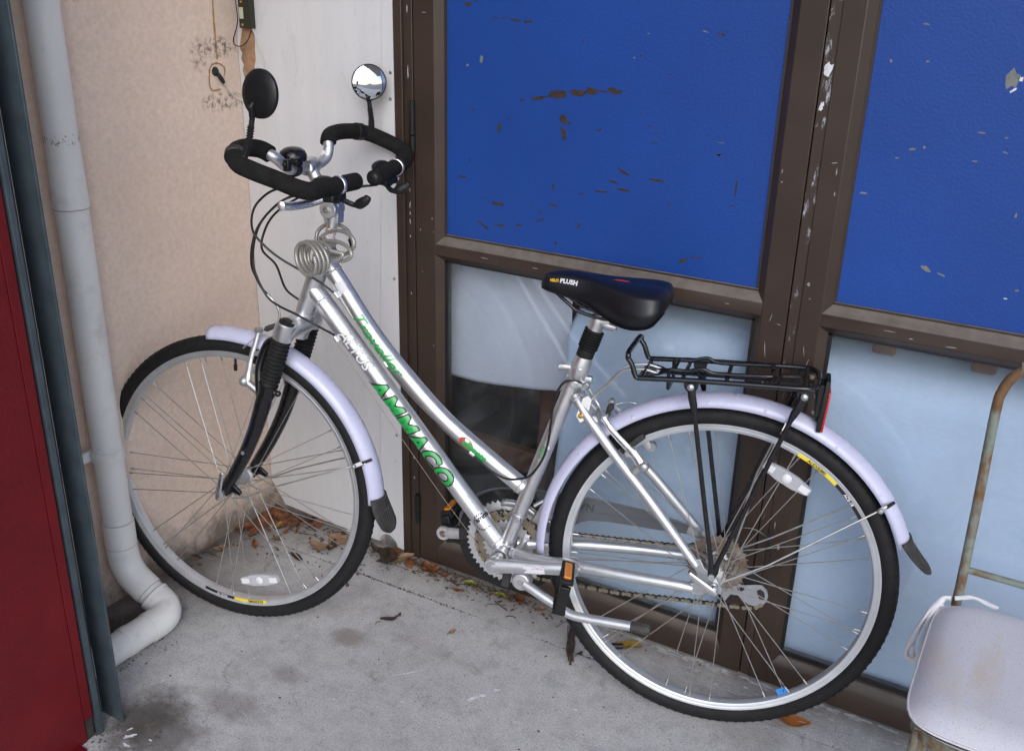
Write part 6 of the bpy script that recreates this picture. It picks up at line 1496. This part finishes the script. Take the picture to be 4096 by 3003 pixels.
# ================================================================== LEAVES AND LITTER ON THE FLOOR
def leaf_mesh(L, Wd, curl, seed, lobes=0):
    rr = random.Random(seed); m = MB(); N = 10
    ph = rr.uniform(0, 6)
    def wd(s):
        w = sin(pi*s**.85)**.8
        if lobes: w *= 1+.30*sin(s*lobes*2*pi+ph)
        return max(.03, w*(1+rr.uniform(-.06, .06)))
    ws = [wd(i/N) for i in range(N+1)]
    def fn(a, b):
        i = int(round(a*N)); v = (b-.5)*2; w = ws[i]*Wd/2
        z = .0015 + curl*abs(v)**1.6*Wd*.5*(.6+.4*sin(a*7+ph)) + curl*.5*L*(a-.5)**2 + .0025*sin(a*9+v*3+ph)*curl
        return Vector(((a-.5)*L, v*w*(1-.15*curl*abs(v)), max(.0008, z)))
    m.grid(fn, N, 6); m.tube([(-L*.5, 0, .002), (-L*.62, .002, .003), (-L*.74, -.003, .0015)], .0009, 5)
    return m
LV = [
 (-1.775, 1.795, .050, .040, .5, .6, 1, 'leaf_rust', 'rust brown leaf in the corner, innermost of the pile under the front wheel'),
 (-1.722, 1.786, .062, .038, .4, 2.2, 2, 'leaf_rust', 'large rust brown leaf leaning on the foot of the white board near the corner'),
 (-1.700, 1.822, .055, .034, .6, .3, 3, 'leaf_dark', 'dark brown leaf against the white board behind the corner pile'),
 (-1.660, 1.815, .050, .036, .5, 1.4, 4, 'leaf_rust', 'brown leaf at the right end of the corner pile below the white board'),
 (-1.795, 1.742, .058, .036, .5, 2.8, 5, 'leaf_rust', 'flat brown leaf by the foot of the peach wall in the corner pile'),
 (-1.815, 1.700, .060, .040, .6, .9, 6, 'leaf_rust', 'ragged brown leaf at the left end of the corner pile by the peach wall'),
 (-1.780, 1.690, .040, .026, .5, 2.0, 7, 'leaf_rust', 'small rust leaf in front of the corner pile'),
 (-1.7465, 1.756, .040, .030, .35, 1.75, 8, 'leaf_yellow', 'yellow green oval leaf standing out in the brown corner pile'),
 (-1.800, 1.585, .042, .022, .6, 1.2, 9, 'leaf_tan', 'small tan leaf among crumbs at the foot of the peach wall'),
 (-1.700, 1.700, .030, .018, .5, .5, 10, 'leaf_rust', 'little rust leaf on the slab between the corner and the front hub'),
 (-1.735, 1.650, .030, .020, .6, 2.5, 11, 'leaf_rust', 'tiny curled brown leaf below the front hub'),
 (-1.5600, 1.789, .066, .052, .25, .1, 12, 'leaf_tan', 'flat pale tan leaf on the slab just inside the front wheel rim'),
 (-1.577, 1.736, .070, .042, .4, .35, 13, 'leaf_tan', 'tan leaf with a dark tip beside the rim of the front wheel'),
 (-1.550, 1.752, .050, .030, .7, 1.9, 14, 'leaf_dark', 'dark crumpled leaf touching the tan leaf inside the front wheel'),
 (-1.5945, 1.662, .046, .020, .8, -.1, 15, 'leaf_dark', 'dark folded leaf crossing the joint of the slabs under the front wheel'),
 (-1.3855, 1.783, .062, .058, .7, 2.2, 16, 'leaf_dark', 'black shrivelled leaf on the slab in front of the white board'),
 (-1.400, 1.815, .060, .036, .6, .4, 17, 'leaf_rust', 'rust brown leaf at the foot of the white board beside the door frame'),
 (-1.440, 1.806, .050, .026, .8, 2.9, 18, 'leaf_dark', 'dark curled leaf beside the front tyre at the white board'),
 (-1.350, 1.812, .056, .032, .6, 1.0, 19, 'leaf_tan', 'crumpled tan leaf at the foot of the door frame'),
 (-1.265, 1.806, .060, .044, .7, 2.6, 20, 'leaf_rust', 'crumpled brown leaf below the left door leaf in front of the crank'),
 (-1.2217, 1.578, .052, .018, .9, .85, 21, 'leaf_dark', 'black curled leaf alone on the open slab, left of the bottom bracket'),
 (-1.140, 1.810, .036, .020, .5, .3, 22, 'leaf_green', 'yellow green leaf below the chainring at the door'),
 (-1.045, 1.805, .038, .020, .4, .2, 23, 'leaf_green', 'olive green leaf under the crank arm beside brown litter'),
 (-1.000, 1.812, .052, .034, .7, 2.4, 24, 'leaf_rust', 'curled rust leaf at the door foot under the kickstand pivot'),
 (-1.150, 1.765, .040, .016, .6, 0., 25, 'leaf_rust', 'narrow red brown leaf on the slab below the chainring'),
 (-.930, 1.806, .028, .020, .7, .8, 26, 'leaf_tan', 'small tan leaf beside the kickstand leg'),
 (-.6870, 1.792, .062, .038, .45, .25, 27, 'leaf_yellow', 'yellow and brown leaf on the floor seen through the rear spokes'),
 (-.2960, 1.746, .082, .046, .35, .2, 28, 'leaf_orange', 'glossy orange brown leaf on the floor right of the rear tyre'),
 (-1.0700, 1.618, .022, .012, .5, 1.2, 29, 'leaf_tan', 'small tan scrap on the slab joint'),
 (-.775, 1.706, .020, .010, .5, 1.2, 30, 'leaf_dark', 'tiny dark leaf scrap left of the rear tyre'),
 (-1.700, 1.130, .050, .036, .4, .5, 31, 'leaf_rust', 'brown leaf lying behind the bent end of the white downpipe'),
 (-1.770, 1.190, .056, .038, .4, 1.5, 32, 'leaf_rust', 'brown leaf in the gap between the downpipe elbow and the peach wall'),
]
for (x, y, L, Wd, curl, rz, sd, mat, lab) in LV:
    o = part('fallen_leaf', leaf_mesh(L, Wd, curl, sd, 2.5 if sd in (2, 6, 12, 16, 20) else 0), mat); o.location = (x, y, .002); o.rotation_euler = (random.uniform(-.15, .15), random.uniform(-.15, .15), rz)
    tag(o, lab, 'leaf', 'fallen leaves on the slabs')
m = MB(); m.tube([(0, 0, .008), (.014, 0, .008), (.0145, 0, .008), (.027, 0, .008)], [.0075, .0075, .0068, .0068], 14); o = part('plastic_cap', m, 'cap_plastic', bevel=.0012); o.location = (-.722, 1.764, .0005); o.rotation_euler = (0, 0, .55); tag(o, 'small black plastic cap on the floor beside the yellow leaf', 'cap')
rr = random.Random(12)
m = MB(); a = Vector((-.838, 1.785, .006)); b = Vector((-.778, 1.662, .006)); d = b-a; n_ = Vector((d.y, -d.x, 0)).normalized()
for k in range(26):
    f0 = rr.uniform(0, .8); L_ = rr.uniform(.2, .5); w = rr.uniform(-.008, .008); m.tube([a+d*f0+n_*w+Vector((0, 0, rr.uniform(0, .004))), a+d*(f0+L_*.5)+n_*(w+rr.uniform(-.004, .004))+Vector((0, 0, .004)), a+d*min(1.05, f0+L_)+n_*(w*.8)], rr.uniform(.0008, .0030), 6)
o = part('bark_strip', m, 'twig'); tag(o, 'frayed strip of dark bark lying beside the rear tyre', 'bark')
def crumbs(name, n, place, mat, rng, kind='stuff', flat=.5):
    m = MB(); r_ = random.Random(n)
    for k in range(n):
        x, y = place(r_); s = rng[0]+(rng[1]-rng[0])*r_.random()**3; a = r_.uniform(0, 6.3); h = s*flat*r_.uniform(.3, 1); t_ = r_.uniform(.3, 1.)
        e = Vector((cos(a), sin(a), r_.uniform(-.3, .3))); f = Vector((-sin(a), cos(a), r_.uniform(-.4, .4))); c_ = Vector((x, y, h*.5+.0006)); g = e.cross(f)
        P = [c_+e*s, c_+f*s*t_+g*h*.5, c_-e*s*r_.uniform(.5, 1), c_-f*s*t_*r_.uniform(.5, 1), c_+g*h, c_-g*h*.3]
        b0 = m.add(P)
        for q in ((0, 1, 4), (1, 2, 4), (2, 3, 4), (3, 0, 4), (1, 0, 5), (2, 1, 5), (3, 2, 5), (0, 3, 5)): m.face([b0+i for i in q], None, False)
    o = part(name, m, mat); o['kind'] = kind; return o
def near_wall(r_): 
    if r_.random() < .35: return -1.832+abs(r_.gauss(0, .022)), r_.uniform(1.42, 1.83)
    if r_.random() < .55: return r_.uniform(-1.83, -1.37), 1.828-abs(r_.gauss(0, .035))
    return r_.uniform(-1.82, -1.40), r_.uniform(1.62, 1.82)
def near_door(r_):
    x = r_.choice((r_.gauss(-1.27, .055), r_.gauss(-1.06, .07), r_.uniform(-1.37, -.85))); return x, 1.828-abs(r_.gauss(0, .028))
def sparse(r_): return r_.uniform(-1.75, -.1), r_.uniform(1.15, 1.83)
crumbs('leaf_litter', 620, near_wall, 'litter', (.0012, .010)); crumbs('leaf_litter', 190, lambda r_: (-1.832+abs(r_.gauss(0, .06)), 1.828-abs(r_.gauss(0, .055))), 'leaf_rust', (.005, .020), flat=.35); crumbs('leaf_litter', 60, lambda r_: (r_.gauss(-1.30, .06), 1.826-abs(r_.gauss(0, .022))), 'leaf_rust', (.004, .016), flat=.4); crumbs('leaf_litter', 620, near_door, 'litter', (.0012, .009)); crumbs('grit', 260, sparse, 'litter', (.0008, .0045), flat=.4)
crumbs('grit', 120, lambda r_: (-.2-r_.random()*.55+.5*0, 1.832-abs(r_.gauss(0, .012))), 'litter', (.001, .004))
crumbs('grit', 160, lambda r_: (r_.uniform(-1.50, -1.35)*1.0-.03, r_.uniform(.93, 1.05)), 'litter', (.001, .005))
crumbs('grit', 160, lambda r_: (-1.62+r_.gauss(0, .02), r_.uniform(1.0, 1.25)), 'litter', (.001, .005))
m = MB()
for k in range(90):
    r_ = rr; x, y = (near_door(r_) if k % 2 else near_wall(r_)); a = r_.uniform(0, 6.3); L_ = r_.uniform(.008, .034); m.tube(crv([(x-cos(a)*L_, y-sin(a)*L_*.5, .003), (x, y+r_.uniform(-.004, .004), .006), (x+cos(a)*L_, min(1.832, y+sin(a)*L_*.5), .003)], 3), r_.uniform(.0005, .0013), 5)
o = part('dry_stalks', m, 'twig'); o['kind'] = 'stuff'
# paint splashes and residue on the slabs
def floor_flakes(name, L, mat, z=.0006):
    m = MB(); r_ = random.Random(len(L))
    for x, y, w, h, a in L:
        z += .00002; n = 15; a = radians(a); b0 = m.add([(x, y, z)]); P = []
        for k in range(n):
            th = 2*pi*k/n; q = r_.uniform(.45, 1.25); px, py = w*.5*cos(th)*q, h*.5*sin(th)*q; P.append((x+px*cos(a)-py*sin(a), y+px*sin(a)+py*cos(a), z))
        e0 = m.add(P)
        for k in range(n): m.face((b0, e0+k, e0+(k+1) % n), None, False)
    o = part(name, m, mat); o['kind'] = 'stuff'
floor_flakes('paint_splash', [(-.905, 1.452, .030, .012, 60), (-.893, 1.468, .018, .010, 20), (-.875, 1.50, .016, .008, 40), (-.700, 1.535, .012, .008, 0), (-.91, 1.44, .012, .006, 0), (-1.44, .985, .034, .012, 40), (-1.425, .965, .020, .010, 0), (-1.455, 1.0, .014, .006, 60), (-1.395, 1.0, .012, .005, 0), (-.41, 1.80, .012, .005, 0), (-.47, 1.775, .006, .004, 0), (-.15, 1.71, .012, .007, 30), (-1.03, 1.36, .007, .004, 0), (-1.16, 1.29, .006, .004, 0), (-.62, 1.42, .010, .005, 20), (-1.40, 1.30, .005, .004, 0)], 'paint_white_scuff')
floor_flakes('paint_residue', [(random.uniform(-.80, .05), 1.832-abs(random.gauss(0, .006)), random.uniform(.008, .05), random.uniform(.003, .010), random.uniform(-8, 8)) for _ in range(90)]+[(random.uniform(-.55, .1), 1.80-abs(random.gauss(0, .03)), random.uniform(.006, .04), random.uniform(.002, .006), random.uniform(-12, 12)) for _ in range(70)], 'paint_residue', .0007)
m = MB()
for (x0, y0), (x1, y1) in (((-1.10, 1.42), (-1.05, 1.475)), ((-1.30, 1.16), (-1.26, 1.14))):
    m.tube(crv([(x0, y0, .0002), ((x0+x1)/2+.004, (y0+y1)/2, .0004), (x1, y1, .0002)], 6), .0006, 5)
o = part('scrape_mark', m, 'paint_residue'); o['kind'] = 'stuff'
# dirt and moss wedged in the slab joint
m = MB()
for k in range(900):
    x = rr.uniform(-1.83, .05)
    if rr.random() > (.5+.5*sin(x*9+1)): continue
    y = jy(x)+rr.gauss(0, .0018); s = rr.uniform(.0008, .0028); c_ = Vector((x, y, -.001)); m.add([c_+Vector((s, 0, .001)), c_+Vector((0, s*.6, .0026)), c_+Vector((-s, 0, .001)), c_+Vector((0, -s*.6, .0014))]); b0 = len(m.v)-4; m.face((b0, b0+1, b0+2, b0+3), None, False)
o = part('joint_dirt', m, 'grime_black'); o['kind'] = 'stuff'
